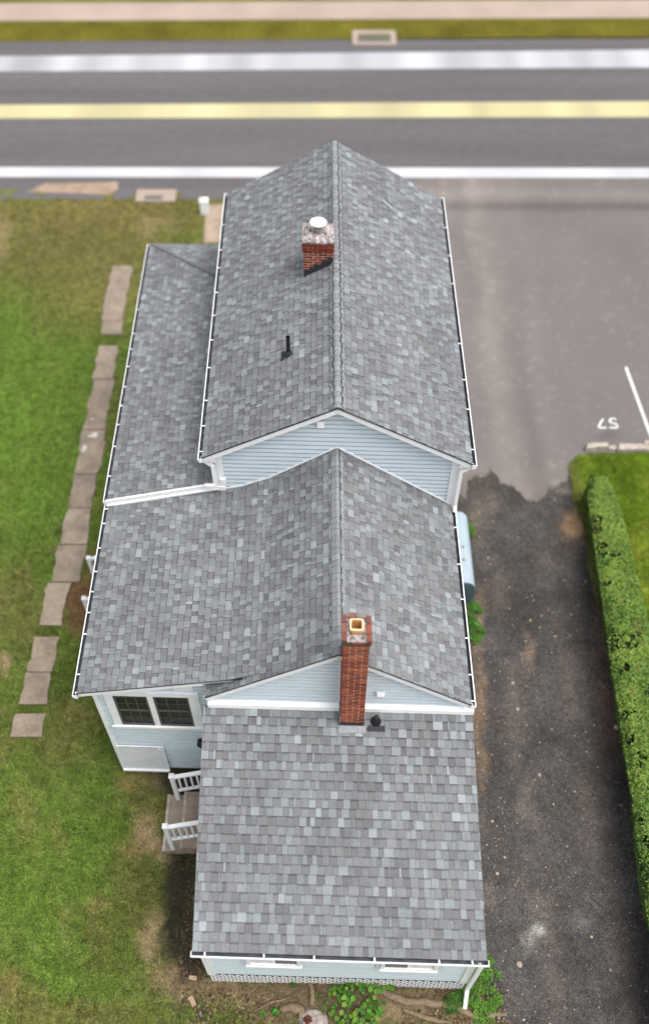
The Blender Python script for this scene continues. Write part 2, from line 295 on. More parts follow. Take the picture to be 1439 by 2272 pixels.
# ---------------------------------------------------------------- gravel driveway
GE = [at(u, v)[:2] for u, v in [(1035, 1110), (1040, 1078), (1060, 1060), (1080, 1050), (1100, 1058), (1112, 1075), (1135, 1078), (1155, 1088), (1162, 1105), (1190, 1116), (1203, 1098), (1215, 1078), (1250, 1072), (1262, 1060), (1300, 1060)]]
gex = np.array([p[0] for p in GE]); gey = np.array([p[1] for p in GE]); gex, ii = np.unique(gex, return_index=True); gey = gey[ii]
def gtop(X): return np.interp(X, gex, gey)+(fbm(X, X*0, 3.5, 4, 30)-.5)*.5+(fbm(X, X*0, 14, 3, 31)-.5)*.18
hbx = lambda Y: np.interp(Y, [3, 6.2, 8.9, 12.5, 15.8, 17.5], [6.78, 6.77, 6.68, 6.78, 6.84, 6.76])
def drv_colour(X, Y):
    u, v = px_of(np.c_[X, Y, 0*X]); n = fbm(X, Y, .8, 5, 33)[:, None]; m_ = fbm(X, Y, 3, 4, 34)[:, None]
    c = G_([.060, .0545, .0510])*(.6+.8*n)*(.7+.6*m_)
    cx_ = (fbm(X, Y, .5, 3, 35)-.5)
    for xa, wd, s in ((4.35, .28, .8), (5.75, .35, .5), (3.25, .3, 1.1)):
        c = c+G_([.052, .040, .030])*s*(np.exp(-((X-xa-.5*cx_)/wd)**2)*np.clip((fbm(X, Y, 1.6, 4, 36)-.4)*3, 0, 1))[:, None]
    for (a, b, rx, ry, cc, s) in [(1278, 1165, 22, 34, G_([.30, .19, .11]), 1.3), (1060, 1380, 16, 60, G_([.20, .145, .10]), .9), (1060, 1560, 14, 90, G_([.18, .12, .08]), .9), (1065, 1700, 14, 60, G_([.17, .12, .08]), .7), (1185, 2075, 16, 14, G_([.30, .29, .27]), 1.6), (1172, 2095, 16, 18, G_([.2, .18, .16]), .9),
            (1280, 2050, 30, 16, G_([.13, .12, .11]), .9), (1172, 1450, 12, 40, G_([.16, .12, .09]), .9), (1060, 1150, 14, 50, G_([.15, .12, .09]), .8), (1235, 1085, 25, 12, G_([.17, .14, .12]), .8), (1355, 1600, 20, 90, G_([.10, .06, .05]), .6), (1330, 1420, 16, 90, G_([.12, .085, .07]), .5), (1340, 1540, 10, 30, G_([.16, .1, .07]), .8)]:
        uu = u+(fbm(X, Y, 3, 3, 37)-.5)*40; vv = v+(fbm(X, Y, 3, 3, 38)-.5)*40
        g = np.clip(np.exp(-((uu-a)/rx)**2-((vv-b)/ry)**2)*s, 0, 1)[:, None]; c = c*(1-g)+cc*(.8+.4*m_)*g
    return c
inside_drive = lambda X, Y: (Y < gtop(X)) & (X > drv_left(Y)) & (X < hbx(Y)+.9)
sheet('driveway', 2.4, 7.8, -3, 18.2, .06, lambda X, Y: .022+(fbm(X, Y, 2, 3, 39)-.5)*.01, drv_colour, M['gravel'], keep=inside_drive)
# loose stones: a body of crushed asphalt nobody could count
def stones(name, N, x0, x1, y0, y1, keep, smin, smax, colfn, z0=.022):
    X = rng.uniform(x0, x1, N); Y = rng.uniform(y0, y1, N); k = keep(X, Y); X, Y = X[k], Y[k]; n = len(X)
    s = rng.uniform(smin, smax, n)*rng.choice([1, 1, 1, 1.5], n); T = np.array([(1, 0, 0), (0, 1, 0), (-1, 0, 0), (0, -1, 0), (0, 0, .8)], float)
    th = rng.uniform(0, 6.28, n); sc = rng.uniform(.6, 1.3, (n, 5, 3)); P = T[None]*sc*s[:, None, None]
    Q = P.copy(); Q[:, :, 0] = P[:, :, 0]*np.cos(th)[:, None]-P[:, :, 1]*np.sin(th)[:, None]; Q[:, :, 1] = P[:, :, 0]*np.sin(th)[:, None]+P[:, :, 1]*np.cos(th)[:, None]
    Q[:, :, 0] += X[:, None]; Q[:, :, 1] += Y[:, None]; Q[:, :, 2] += z0
    Fc = (np.array([(0, 1, 4), (1, 2, 4), (2, 3, 4), (3, 0, 4)])[None]+np.arange(n)[:, None, None]*5).reshape(-1, 3)
    return npobj(name, Q.reshape(-1, 3), Fc, np.repeat(colfn(X, Y, n), 4, axis=0), M['stone'])
o = stones('gravel', 42000, 2.6, 7.3, 3, 18, lambda X, Y: (Y < gtop(X)+np.abs(rng.normal(0, .12, len(X)))) & (X > drv_left(Y)-.1) & (X < hbx(Y)+.9), .006, .014, lambda X, Y, n: drv_colour(X, Y)*rng.choice([.35, .6, 1, 1.5, 2.3], (n, 1))*rng.uniform(.8, 1.2, (n, 1)))
tag(o, 'dark crushed asphalt gravel covering the driveway beside the hedge', 'gravel', kind='stuff')
def litter_col(X, Y, n):
    pal = np.array([(.24, .20, .155), (.34, .32, .29), (.35, .16, .08), (.28, .22, .12), (.5, .4, .25), (.20, .30, .10)]); return pal[rng.choice(6, n, p=[.3, .3, .07, .15, .15, .03])]*rng.uniform(.6, 1.1, (n, 1))
lk = lambda X, Y: inside_drive(X, Y) & (rng.random(len(X)) < (.25+.75*np.exp(-((X-3.4)/.7)**2)))
o = stones('wood_chips', 1500, 2.6, 7.3, 3, 18, lk, .010, .024, litter_col, .03); tag(o, 'pale chips and fallen leaf bits strewn over the dark driveway', 'debris', kind='stuff')

nk = lambda X, Y: (rng.random(len(X)) < .35+.65*(fbm(X, Y, 3, 3, 90) > .5)) & (Y < 4.15)
lc = lambda X, Y, n: np.array([(.09, .05, .03), (.16, .09, .05), (.22, .17, .11), (.05, .035, .025), (.30, .24, .17)])[rng.choice(5, n, p=[.35, .25, .15, .2, .05])]*rng.uniform(.7, 1.2, (n, 1))
o = stones('leaf_litter', 5200, -3.3, 3.4, 3.1, 4.2, nk, .008, .026, lc, .03)
tag(o, 'brown leaf litter and bark bits over the bare soil below the white lattice', 'leaf litter', kind='stuff')
o = stones('leaf_litter', 3000, -3.25, -2.6, 4.3, 6.8, lambda X, Y: rng.random(len(X)) < .6, .008, .022, lambda X, Y, n: lc(X, Y, n)*.6, .0)
tag(o, 'dark leaf litter on the black soil along the left side of the rear room', 'leaf litter', kind='stuff')
# right lawn with rounded corner
LC = [at(u, v)[:2] for u, v in [(1262, 1110), (1257, 1060), (1259, 1040), (1266, 1024), (1280, 1014), (1300, 1009), (1439, 1007)]]
lcx = np.array([p[0] for p in LC][2:]); lcy = np.array([p[1] for p in LC][2:])
def in_rlawn(X, Y): return (X > hbx(Y)+(fbm(Y, Y*0, 3, 3, 40)-.5)*.12) & (Y < np.interp(X, lcx, lcy, left=lcy[0]-.6)+(fbm(X, X*0, 9, 3, 41)-.5)*.04)
def rlawn_colour(X, Y):
    n = fbm(X, Y, .9, 5, 42)[:, None]; n2 = fbm(X, Y, 3, 4, 43)[:, None]
    c = G_([.085, .135, .010])*(.6+.8*n)*(.8+.4*n2); y_ = np.clip((fbm(X, Y, 1.2, 5, 44)-.48)*4, 0, 1)[:, None]
    c = c*(1-.5*y_)+G_([.20, .20, .03])*.5*y_
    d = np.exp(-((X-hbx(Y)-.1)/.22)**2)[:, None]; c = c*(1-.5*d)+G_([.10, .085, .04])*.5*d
    e = np.clip(1-(Y-12)/3, 0, 1)[:, None]*np.exp(-((X-hbx(Y))/.3)**2)[:, None]; return c*(1-e)+BROWN*.9*e
sheet('side_lawn', 6.3, 20, -3, 18.6, .07, lambda X, Y: .05+(fbm(X, Y, 2, 3, 45)-.5)*.02, rlawn_colour, M['soil'], keep=in_rlawn)

# ---------------------------------------------------------------- grass blades
def blades(name, pts, col, hmin, hmax, per, z=0., wd=.010, lean=.75, spread=.035):
    n = len(pts); N = n*per; B = np.repeat(pts, per, axis=0)+rng.normal(0, spread, (N, 2)); cl_ = (.45+1.1*fbm(pts[:, 0], pts[:, 1], 5.5, 3, 55))*rng.choice([.45, .75, 1, 1.35, 1.9], n); c = np.repeat(col*cl_[:, None], per, axis=0)*rng.uniform(.7, 1.35, (N, 1))*rng.uniform(.92, 1.08, (N, 3))
    h = rng.uniform(hmin, hmax, N); th = np.repeat(fbm(pts[:, 0], pts[:, 1], .6, 2, 50)*14, per)+rng.normal(0, 1.1, N); ln = rng.uniform(.25, 1, N)*lean*h
    ph = rng.uniform(0, 6.28, N); w_ = wd*rng.uniform(.6, 1.3, N)
    z0 = (gz(B[:, 0], B[:, 1]) if z is None else np.full(N, z)) - .01
    a = np.c_[B[:, 0]-np.cos(ph)*w_/2, B[:, 1]-np.sin(ph)*w_/2, z0]; b = np.c_[B[:, 0]+np.cos(ph)*w_/2, B[:, 1]+np.sin(ph)*w_/2, z0]
    t = np.c_[B[:, 0]+np.cos(th)*ln, B[:, 1]+np.sin(th)*ln, z0+h*.8]
    V = np.stack([a, b, t], 1).reshape(-1, 3); Fc = np.arange(N*3).reshape(-1, 3)
    return npobj(name, V, Fc, c, M['grass'])
SLABS = [(-7.50, -6.80, 24.10, 26.85), (-7.40, -6.74, 23.42, 24.08), (-7.40, -6.79, 21.42, 22.90), (-7.36, -6.74, 19.32, 21.40), (-7.38, -6.68, 17.62, 19.30), (-7.38, -6.70, 16.40, 17.60), (-7.40, -6.68, 15.16, 16.38), (-7.42, -6.68, 13.95, 15.14), (-7.50, -6.93, 12.62, 13.92), (-7.56, -6.93, 11.30, 12.29), (-7.60, -6.97, 10.42, 11.28), (-7.63, -6.95, 9.58, 10.18)]
def on_slab(X, Y, mrg=.05):
    r = np.zeros(len(X), bool); wob = (fbm(X, Y, 5, 3, 52)-.35)*.30
    for a, b, c, d in SLABS: r |= (X > a+mrg+wob) & (X < b-mrg+wob) & (Y > c) & (Y < d)
    return r
def seed_grass(N, x0, x1, y0, y1):
    P = np.c_[rng.uniform(x0, x1, N), rng.uniform(y0, y1, N)]; c, b = lawn_colour(P[:, 0], P[:, 1])
    tu = (fbm(P[:, 0], P[:, 1], 4, 3, 53) > .40)
    k = (rng.random(N) > b*1.15) & ~on_slab(P[:, 0], P[:, 1]) & (tu | (rng.random(N) > .35)) & ~((P[:, 0] > -4.85) & (P[:, 1] > 8.6)) & ~((P[:, 0] > -2.6) & (P[:, 1] > 4.2)) & (P[:, 1] < 30.7) & (P[:, 0] < drv_left(P[:, 1])-.3)
    return P[k], c[k]
P, c = seed_grass(52000, -9.2, 3, 3, 16); g1 = blades('grass', P, c*1.15, .04, .12, 5, None, .016, .95)
tag(g1, 'long patchy green lawn grass left of the house near the walkway', 'grass', kind='stuff')
P, c = seed_grass(22000, -13.5, -4.6, 16, 30.9); g2 = blades('grass', P, c*1.15, .04, .10, 4, None, .026, .9)
tag(g2, 'olive and green lawn grass reaching from the walkway to the road', 'grass', kind='stuff')
P = np.c_[rng.uniform(6.5, 10.5, 26000), rng.uniform(3, 18.5, 26000)]; P = P[in_rlawn(P[:, 0], P[:, 1])]
g3 = blades('grass', P, rlawn_colour(P[:, 0], P[:, 1])*1.1, .03, .07, 5, .05, .015, .8)
tag(g3, 'bright yellow green mown grass around the clipped hedge', 'grass', kind='stuff')

n_ = 5200; P = np.c_[rng.uniform(-9, -2.7, n_), rng.uniform(3, 16, n_)]; cc, bb = lawn_colour(P[:, 0], P[:, 1]); k = ~on_slab(P[:, 0], P[:, 1]) & ~((P[:, 0] > -4.85) & (P[:, 1] > 8.6)) & (rng.random(n_) > bb*.7)
o = blades('straw', P[k], (cc[k]*.6+G_([.30, .27, .12])*.4), .12, .26, 2, None, .007, 1.5, .08); tag(o, 'long pale straw strands lying over the lawn left of the house', 'grass', kind='stuff')
# ---------------------------------------------------------------- walkway slabs
mb = MB()
mb.poly([(-7.45, 9.7, .012), (-7.05, 9.7, .012), (-6.85, 26.7, .012), (-7.25, 26.7, .012)], tuple(GREEN*.8))
path = tag(obj('path', mb, M['soil']), kind='structure')
for (a, b, c_, d) in SLABS:
    mb = MB(); n = max(4, int((d-c_)/.12)); top = []
    ys = np.linspace(c_+.004, d-.004, n+1)
    Lx = a+(fbm(ys*0+a, ys, 3.5, 5, 60)-.6)*.17; Rx = b-(fbm(ys*0+b, ys, 3.5, 5, 61)-.45)*.20
    tz = .048+random.uniform(-.008, .012); tone = random.uniform(.86, 1.1)
    if 19 < c_ < 21: tone *= .9
    ring = [(x, y, tz) for x, y in zip(Rx, ys)]+[(x, y, tz) for x, y in zip(Lx[::-1], ys[::-1])]
    mb.poly(ring, (tone,)*3)
    for k in range(len(ring)):
        p, q = ring[k], ring[(k+1) % len(ring)]; mb.poly([(p[0], p[1], -.02), (q[0], q[1], -.02), q, p], (tone*.7,)*3)
    obj('concrete_slab', mb, M['conc'], path)
# pale worn spots of old mortar on the broken slab
for u, v, r in [(188, 992, .10), (210, 965, .13), (200, 968, .07), (186, 1000, .09), (205, 930, .05)]:
    p = at(u, v, .06); mb = MB(); ring = [(p[0]+r*math.cos(t*.6283)*random.uniform(.5, 1.2), p[1]+r*math.sin(t*.6283)*random.uniform(.6, 1.2), .0635) for t in range(10)]
    mb.poly(ring, (1.9, 2.2, 2.5)); obj('mortar_patch', mb, M['conc'], path)

# ================================================================ HOUSE
house = tag(empty('house', (0, 12, 0)), 'pale blue clapboard house with grey shingled gable roofs, two brick chimneys and white gutters', 'house')
SH_TONES = [(.215, .232, .238), (.205, .220, .226), (.188, .194, .200), (.172, .174, .179), (.160, .159, .164), (.148, .145, .150), (.178, .174, .179), (.245, .266, .272), (.275, .30, .305)]
SH_W = [15, 16, 20, 18, 13, 8, 12, 5, 2]
SHK = 1.0; WK = 1.0
def hz(): return random.choices(SH_TONES, SH_W)[0]
V3 = lambda p: Vector((float(p[0]), float(p[1]), float(p[2])))
def shingles(roof, O, u, wv, wmax, bounds, expo=.142, singles=0, hole=None):
    """courses of laminated shingle tabs laid on the plane O + u*s + w*t; bounds(t) gives the run of s"""
    O, u, wv = V3(O), V3(u).normalized(), V3(wv).normalized(); n = u.cross(wv)
    if n.z < 0: n = -n
    mb = MB(); cnt = 0; t = 0.0; row = 0; made = 0
    while t < wmax-.01:
        tb, tt = t-.004, min(t+expo+.03, wmax); b0, b1 = bounds(max(tb, 0)); c0, c1 = bounds(min(t+expo, wmax))
        lo, hi = min(b0, c0), max(b1, c1); s = lo-random.uniform(0, .15); raised = random.random() < .5
        lift = random.uniform(0, .0015)
        while s < hi:
            wd = random.choice([.10, .13, .15, .165, .165, .18, .21, .12, .05]) if raised else random.choice([.08, .11, .14, .165, .15, .17, .10])
            wd *= WK; e = s+wd; cl = lambda x, A, B: min(max(x, A), B)
            sb0, sb1, st0, st1 = cl(s, b0, b1), cl(e, b0, b1), cl(s, c0, c1), cl(e, c0, c1)
            if sb1-sb0 > .004 or st1-st0 > .004:
                skip = False
                if hole: skip = hole((sb0+sb1)/2, t+expo/2)
                if not skip:
                    h = (.021 if raised else .011)+lift+random.uniform(-.001, .0015); h2 = .004 if raised else .001
                    kk = SHK*random.uniform(.92, 1.08); col = tuple(c*kk for c in hz())
                    if not raised: col = tuple(c*.90 for c in col)
                    gp = .0016
                    P = lambda ss, ww, hh: O+u*ss+wv*ww+n*hh
                    q = [P(sb0+gp, tb, -.004), P(sb1-gp, tb, -.004), P(st1-gp, tt, -.006), P(st0+gp, tt, -.006), P(sb0+gp, tb, h), P(sb1-gp, tb, h), P(st1-gp, tt, h2), P(st0+gp, tt, h2)]
                    tgt = mb
                    ind = made < singles
                    if ind: tgt = MB()
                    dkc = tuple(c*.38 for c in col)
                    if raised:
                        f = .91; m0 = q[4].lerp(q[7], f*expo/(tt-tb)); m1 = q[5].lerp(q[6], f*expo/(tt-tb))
                        tgt.hexa(q[:4]+[q[4], q[5], m1, m0], col, skip=(0, 2, 3, 4, 5)); tgt.poly([m0, m1, q[6], q[7]], tuple(c*.72 for c in col))  # darker top strip paints in shade below the next course, plus some dirt
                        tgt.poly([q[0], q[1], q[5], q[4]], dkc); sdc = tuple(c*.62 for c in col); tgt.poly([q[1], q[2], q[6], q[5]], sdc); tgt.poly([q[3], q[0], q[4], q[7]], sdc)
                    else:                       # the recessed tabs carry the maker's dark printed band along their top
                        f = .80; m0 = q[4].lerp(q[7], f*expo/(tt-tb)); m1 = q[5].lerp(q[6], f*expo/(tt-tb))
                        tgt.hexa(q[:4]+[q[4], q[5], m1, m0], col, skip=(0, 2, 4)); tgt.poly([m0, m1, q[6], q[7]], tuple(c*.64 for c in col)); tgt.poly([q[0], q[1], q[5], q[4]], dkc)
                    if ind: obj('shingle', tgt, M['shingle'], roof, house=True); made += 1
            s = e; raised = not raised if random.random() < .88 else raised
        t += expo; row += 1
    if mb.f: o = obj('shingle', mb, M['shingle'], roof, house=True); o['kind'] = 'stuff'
def deck(pts, th=.10, drop=.012):
    """roof deck under the shingles: a slab that follows the polygon"""
    mb = MB(); P = [V3(p) for p in pts]; n = (P[1]-P[0]).cross(P[2]-P[1]).normalized()
    if n.z < 0: P = P[::-1]; n = -n
    T = [p-n*drop for p in P]; B = [p-n*(drop+th) for p in P]
    mb.poly(T, mi=1); mb.poly(B[::-1])
    for k in range(len(P)): j = (k+1) % len(P); mb.poly([B[k], B[j], T[j], T[k]])
    return obj('roof', mb, [M['white'], M['tar']], house, house=True)
def caps(roof, A, B, dl, dr, expo=.142, wd=.15):
    """ridge caps from A to B (first cap at A), dl/dr: downslope directions of both sides"""
    A, B, dl, dr = V3(A), V3(B), V3(dl).normalized(), V3(dr).normalized(); d = (B-A).normalized(); L = (B-A).length; t = 0
    while t < L:
        e = min(t+expo+.02, L); h0, h1 = .052+random.uniform(-.001, .002), .043; mb = MB(); kk = SHK*random.uniform(.95, 1.15); col = tuple(c*kk*.5+q*kk*.5 for c, q in zip(hz(), (.25, .262, .266))); up = Vector((0, 0, 1))
        j = random.uniform(-.004, .004); w1 = wd+j
        q = lambda tt, h: (A+d*tt+dl*w1+up*(h-.004), A+d*tt+dl*.03+up*(h-.006), A+d*tt+dr*.03+up*(h-.006), A+d*tt+dr*w1+up*(h-.004))
        a, b = q(t, h0), q(e, h1)
        for k in range(3): mb.poly([a[k], a[k+1], b[k+1], b[k]], tuple(c*(1.0) for c in col))
        g = [p-up*.03 for p in a]; g2 = [p-up*.03 for p in b]
        for k in range(3): mb.poly([g[k], g[k+1], a[k+1], a[k]], tuple(c*.55 for c in col))
        mb.poly([g2[0], g[0], a[0], b[0]], tuple(c*.9 for c in col)); mb.poly([g[3], g2[3], b[3], a[3]], tuple(c*.9 for c in col))
        obj('ridge_cap', mb, M['shingle'], roof, house=True); t += expo

# key coordinates (metres): M main house, m middle section, w wing, p porch, r rear room
MX, MEZ, MRZ, MY0, MY1 = 2.74, 6.45, 8.009, 12.72, 21.69
ms = (MRZ-MEZ)/MX
mX, mEZ, mRZ, mY0, mY1 = 2.49, 4.84, 6.638, 8.17, 12.92
mm_ = (mRZ-mEZ)/mX
BX, BZ = -1.724, 5.393
WX, WZ, WY0 = -5.0, 4.578, 8.30
ws = (BZ-WZ)/(BX-WX)
PX, PZ, PY1, PWZ = -5.02, 4.68, 21.85, 5.40
ps = (PWZ-PZ)/(-2.5-PX)
RY0, RZ0, RY1, RZ1, RX = 4.05, 3.29, 8.24, 4.36, 2.57

# ---- main roof
hyp = math.hypot(MX, MRZ-MEZ)
r_ = deck([(-MX, MY0+.03, MEZ), (0, MY0+.03, MRZ), (0, MY1-.03, MRZ), (-MX, MY1-.03, MEZ)])
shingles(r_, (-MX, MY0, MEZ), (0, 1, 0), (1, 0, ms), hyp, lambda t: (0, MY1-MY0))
caps(r_, (0, MY0-.005, MRZ), (0, MY1, MRZ), (-1, 0, -ms), (1, 0, -ms))
r_ = deck([(MX, MY0+.03, MEZ), (MX, MY1-.03, MEZ), (0, MY1-.03, MRZ), (0, MY0+.03, MRZ)])
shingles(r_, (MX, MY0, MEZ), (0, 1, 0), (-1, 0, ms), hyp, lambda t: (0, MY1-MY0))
# ---- middle roof
hyp = math.hypot(mX, mRZ-mEZ)
r_ = deck([(mX, mY0+.03, mEZ), (mX, mY1, mEZ), (0, mY1, mRZ), (0, mY0+.03, mRZ)], .08)
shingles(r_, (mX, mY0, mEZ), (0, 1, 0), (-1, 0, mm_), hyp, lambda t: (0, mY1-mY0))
caps(r_, (0, mY0-.005, mRZ), (0, mY1-.01, mRZ), (-1, 0, -mm_), (1, 0, -mm_))
r_ = deck([(-mX, mY0+.03, mEZ), (-mX, WY0+1., mEZ), (BX, WY0+1., BZ-.02), (BX, mY1, BZ-.02), (0, mY1, mRZ), (0, mY0+.03, mRZ)], .06)
kb = hyp*(1-BX/-mX)
kB = hyp*(1-(BX+.30)/-mX)
shingles(r_, (-mX, mY0, mEZ), (0, 1, 0), (1, 0, mm_), kB, lambda t: (0, .9))
O2 = (-mX+kB*mX/hyp, mY0, mEZ+kB*(mRZ-mEZ)/hyp)
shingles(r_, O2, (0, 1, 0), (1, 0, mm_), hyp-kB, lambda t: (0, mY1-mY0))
mz = ((BZ+.30*mm_)-(BZ-.30*ws))/.60
shingles(r_, (BX-.30, WY0, BZ-.30*ws+.002), (0, 1, 0), (1, 0, mz), math.hypot(.60, .60*mz)+.01, lambda t: (0, mY1-WY0))
# ---- wing roof, lower pitch
hw = math.hypot(BX-WX, BZ-WZ)
r_ = deck([(WX, WY0+.03, WZ), (BX, WY0+.03, BZ), (BX, mY1, BZ), (WX, mY1, WZ)])
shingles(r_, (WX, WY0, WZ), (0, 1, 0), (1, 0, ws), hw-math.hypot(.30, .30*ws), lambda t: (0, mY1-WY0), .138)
# ---- porch roof with its hipped far end
hp = math.hypot(-2.5-PX, PWZ-PZ); wdp = -2.5-PX
r_ = deck([(PX, mY1+.02, PZ), (-2.5, mY1+.02, PWZ), (-2.5, PY1-wdp, PWZ), (PX, PY1, PZ)])
shingles(r_, (PX, mY1, PZ), (0, 1, 0), (1, 0, ps), hp, lambda t: (0, PY1-mY1-t*wdp/hp))
r_ = deck([(PX, PY1, PZ), (-2.5, PY1-wdp, PWZ), (-2.5, PY1, PZ)])
shingles(r_, (PX, PY1, PZ), (1, 0, 0), (0, -1, ps), hp, lambda t: (t*wdp/hp, wdp))
mb = MB(); mb.bar((PX+.02, PY1-.02, PZ+.03), (-2.52, PY1-wdp+.02, PWZ+.03), .09, .02, col=(.15, .15, .155)); obj('hip_cap', mb, M['shingle'], r_, house=True)
# ---- rear roof sloping towards the yard; its lowest courses are single shingles
WK = .88; rs = (RZ1-RZ0)/(RY1-RY0); hr = math.hypot(RY1-RY0, RZ1-RZ0)
r_ = deck([(-RX, RY0, RZ0), (RX, RY0, RZ0), (RX, RY1, RZ1), (-RX, RY1, RZ1)])
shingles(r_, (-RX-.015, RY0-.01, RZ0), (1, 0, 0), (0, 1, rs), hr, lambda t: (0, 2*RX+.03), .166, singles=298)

# ---- walls with clapboards
def wall(p, q, z0, top, pitch, single=True, z1=None, corner=(True, True), hole=None):
    """wall from p to q (x, y), outside on the right of p->q; top(s) gives the height at distance s"""
    p = Vector((p[0], p[1], 0)); q = Vector((q[0], q[1], 0)); d = (q-p).normalized(); L = (q-p).length; n = Vector((d.y, -d.x, 0))
    ss = [L*k/24 for k in range(25)]; mb = MB()
    T = [(s, top(s)) for s in ss]; up = Vector((0, 0, 1))
    for k in range(24):
        a, b = ss[k], ss[k+1]; mb.poly([p+d*a-n*.025+up*z0, p+d*b-n*.025+up*z0, p+d*b-n*.025+up*T[k+1][1], p+d*a-n*.025+up*T[k][1]])
        mb.poly([p+d*b-n*.1+up*z0, p+d*a-n*.1+up*z0, p+d*a-n*.1+up*T[k][1], p+d*b-n*.1+up*T[k+1][1]])
    wl = obj('wall', mb, M['siding'], house, house=True)
    zt = max(t for _, t in T); z = z1 if z1 is not None else z0; jb = MB()
    fine = [L*k/200 for k in range(201)]
    def run(zz_):
        ok = [s for s in fine if top(s) >= zz_]
        return (min(ok), max(ok)) if ok else None
    while z < zt-.02:
        a = run(z); b = run(min(z+pitch, zt-.001)) 
        if a:
            if not b: m_ = (a[0]+a[1])/2; b = (m_, m_)
            segs = [(a[0], a[1], b[0], b[1])]
            if hole and hole[2] < z+pitch/2 < hole[3]: segs = [(a[0], hole[0], b[0], hole[0]), (hole[1], a[1], hole[1], b[1])]
            for (a0, a1, b0, b1) in segs:
                t_ = MB() if single else jb; jit = random.uniform(-.0015, .0015)
                P = lambda s, zz_, o: p+d*s+n*o+up*zz_
                bv = pitch*.26; zf = pitch-.019; L4 = lambda f: (a0+(b0-a0)*f/pitch, a1+(b1-a1)*f/pitch)
                prof_ = [(0, -.024), (0, .006), (bv, BEV+jit), (zf, .012), (zf, -.024)]
                for q0, q1 in zip(prof_, prof_[1:]):
                    e0, e1 = L4(q0[0]); h0_, h1_ = L4(q1[0]); t_.poly([P(e0, z+q0[0], q0[1]), P(e1, z+q0[0], q0[1]), P(h1_, z+q1[0], q1[1]), P(h0_, z+q1[0], q1[1])])
                for e_ in (0, 1): pts_ = [P(L4(q[0])[e_], z+q[0], q[1]) for q in prof_]; t_.poly(pts_[::-1] if e_ else pts_)
                if single: obj('clapboard', t_, M['siding'], wl, house=True)
        z += pitch
    if not single and jb.f: o = obj('clapboard', jb, M['siding'], wl, house=True); o['kind'] = 'stuff'
    return wl
BEV = .024
def corner_board(parent, x, y, z0, z1, sx, sy, wd=.13):
    mb = MB(); mb.box(min(x, x-sx*wd), max(x, x-sx*wd), min(y+sy*.004, y+sy*.040), max(y+sy*.004, y+sy*.040), z0, z1)
    mb.box(min(x+sx*.002, x+sx*.036), max(x+sx*.002, x+sx*.036), min(y+sy*.040, y-sy*wd), max(y+sy*.040, y-sy*wd), z0, z1)
    obj('corner_board', mb, M['white'], parent, house=True)
gab = lambda s, half, zr, sl_: zr-.14-abs(s-half)*sl_
# main house
w1 = wall((-2.5, 12.92), (2.5, 12.92), 3.9, lambda s: min(gab(s, 2.5, MRZ, ms), 9), .128, z1=4.9)
corner_board(w1, -2.5, 12.92, 4.9, 6.42, -1, -1); corner_board(w1, 2.5, 12.92, 4.55, 6.42, 1, -1)
wall((2.5, 12.92), (2.5, 21.5), .3, lambda s: 6.5, .128, False)
wall((2.5, 21.5), (-2.5, 21.5), .3, lambda s: gab(s, 2.5, MRZ, ms), .128, False)
wall((-2.5, 21.5), (-2.5, 12.92), .3, lambda s: 6.5, .128, False)
# middle
BEV = .021
w2 = wall((-2.42, 8.31), (2.42, 8.31), 3.6, lambda s: gab(s, 2.42, mRZ, mm_), .132, z1=4.45)
wall((2.42, 8.31), (2.42, 12.92), .3, lambda s: 4.8, .13, False)
# wing
wsl = lambda s: WZ-.14+ws*(s+(-4.86-WX))
w3 = wall((-4.86, 8.65), (-2.5, 8.65), .22, wsl, .152, hole=(.27, 1.98, 2.5, 4.0))
wall((-4.86, 12.92), (-4.86, 8.65), .22, lambda s: WZ-.05, .152, False)
corner_board(w3, -4.86, 8.65, .22, WZ-.12, -1, -1, .05)
# porch
wall((-4.86, 21.6), (-4.86, 12.92), .3, lambda s: PZ-.05, .152, False); wall((-2.5, 21.6), (-4.86, 21.6), .3, lambda s: PZ-.02, .152, False)
# rear room
w4 = wall((-2.53, 4.24), (2.53, 4.24), .62, lambda s: 3.22, .150)
corner_board(w4, -2.53, 4.24, .62, 3.2, -1, -1, .11); corner_board(w4, 2.53, 4.24, .62, 3.2, 1, -1, .11)
wall((2.53, 4.24), (2.53, 8.31), .3, lambda s: 3.2+rs*s, .150, False)
wall((-2.53, 8.65), (-2.53, 4.24), .3, lambda s: 4.3-rs*s, .150, False)
mb = MB()
for b in ((-2.48, 2.48, 12.97, 21.45), (-4.80, -2.45, 8.72, 21.5), (-2.40, 2.40, 8.2, 12.9), (-2.45, 2.45, 4.6, 8.3)): mb.box(*b[:4], -.3, .31+random.uniform(0, .01))
o = obj('foundation', mb, M['found'], house, house=True)

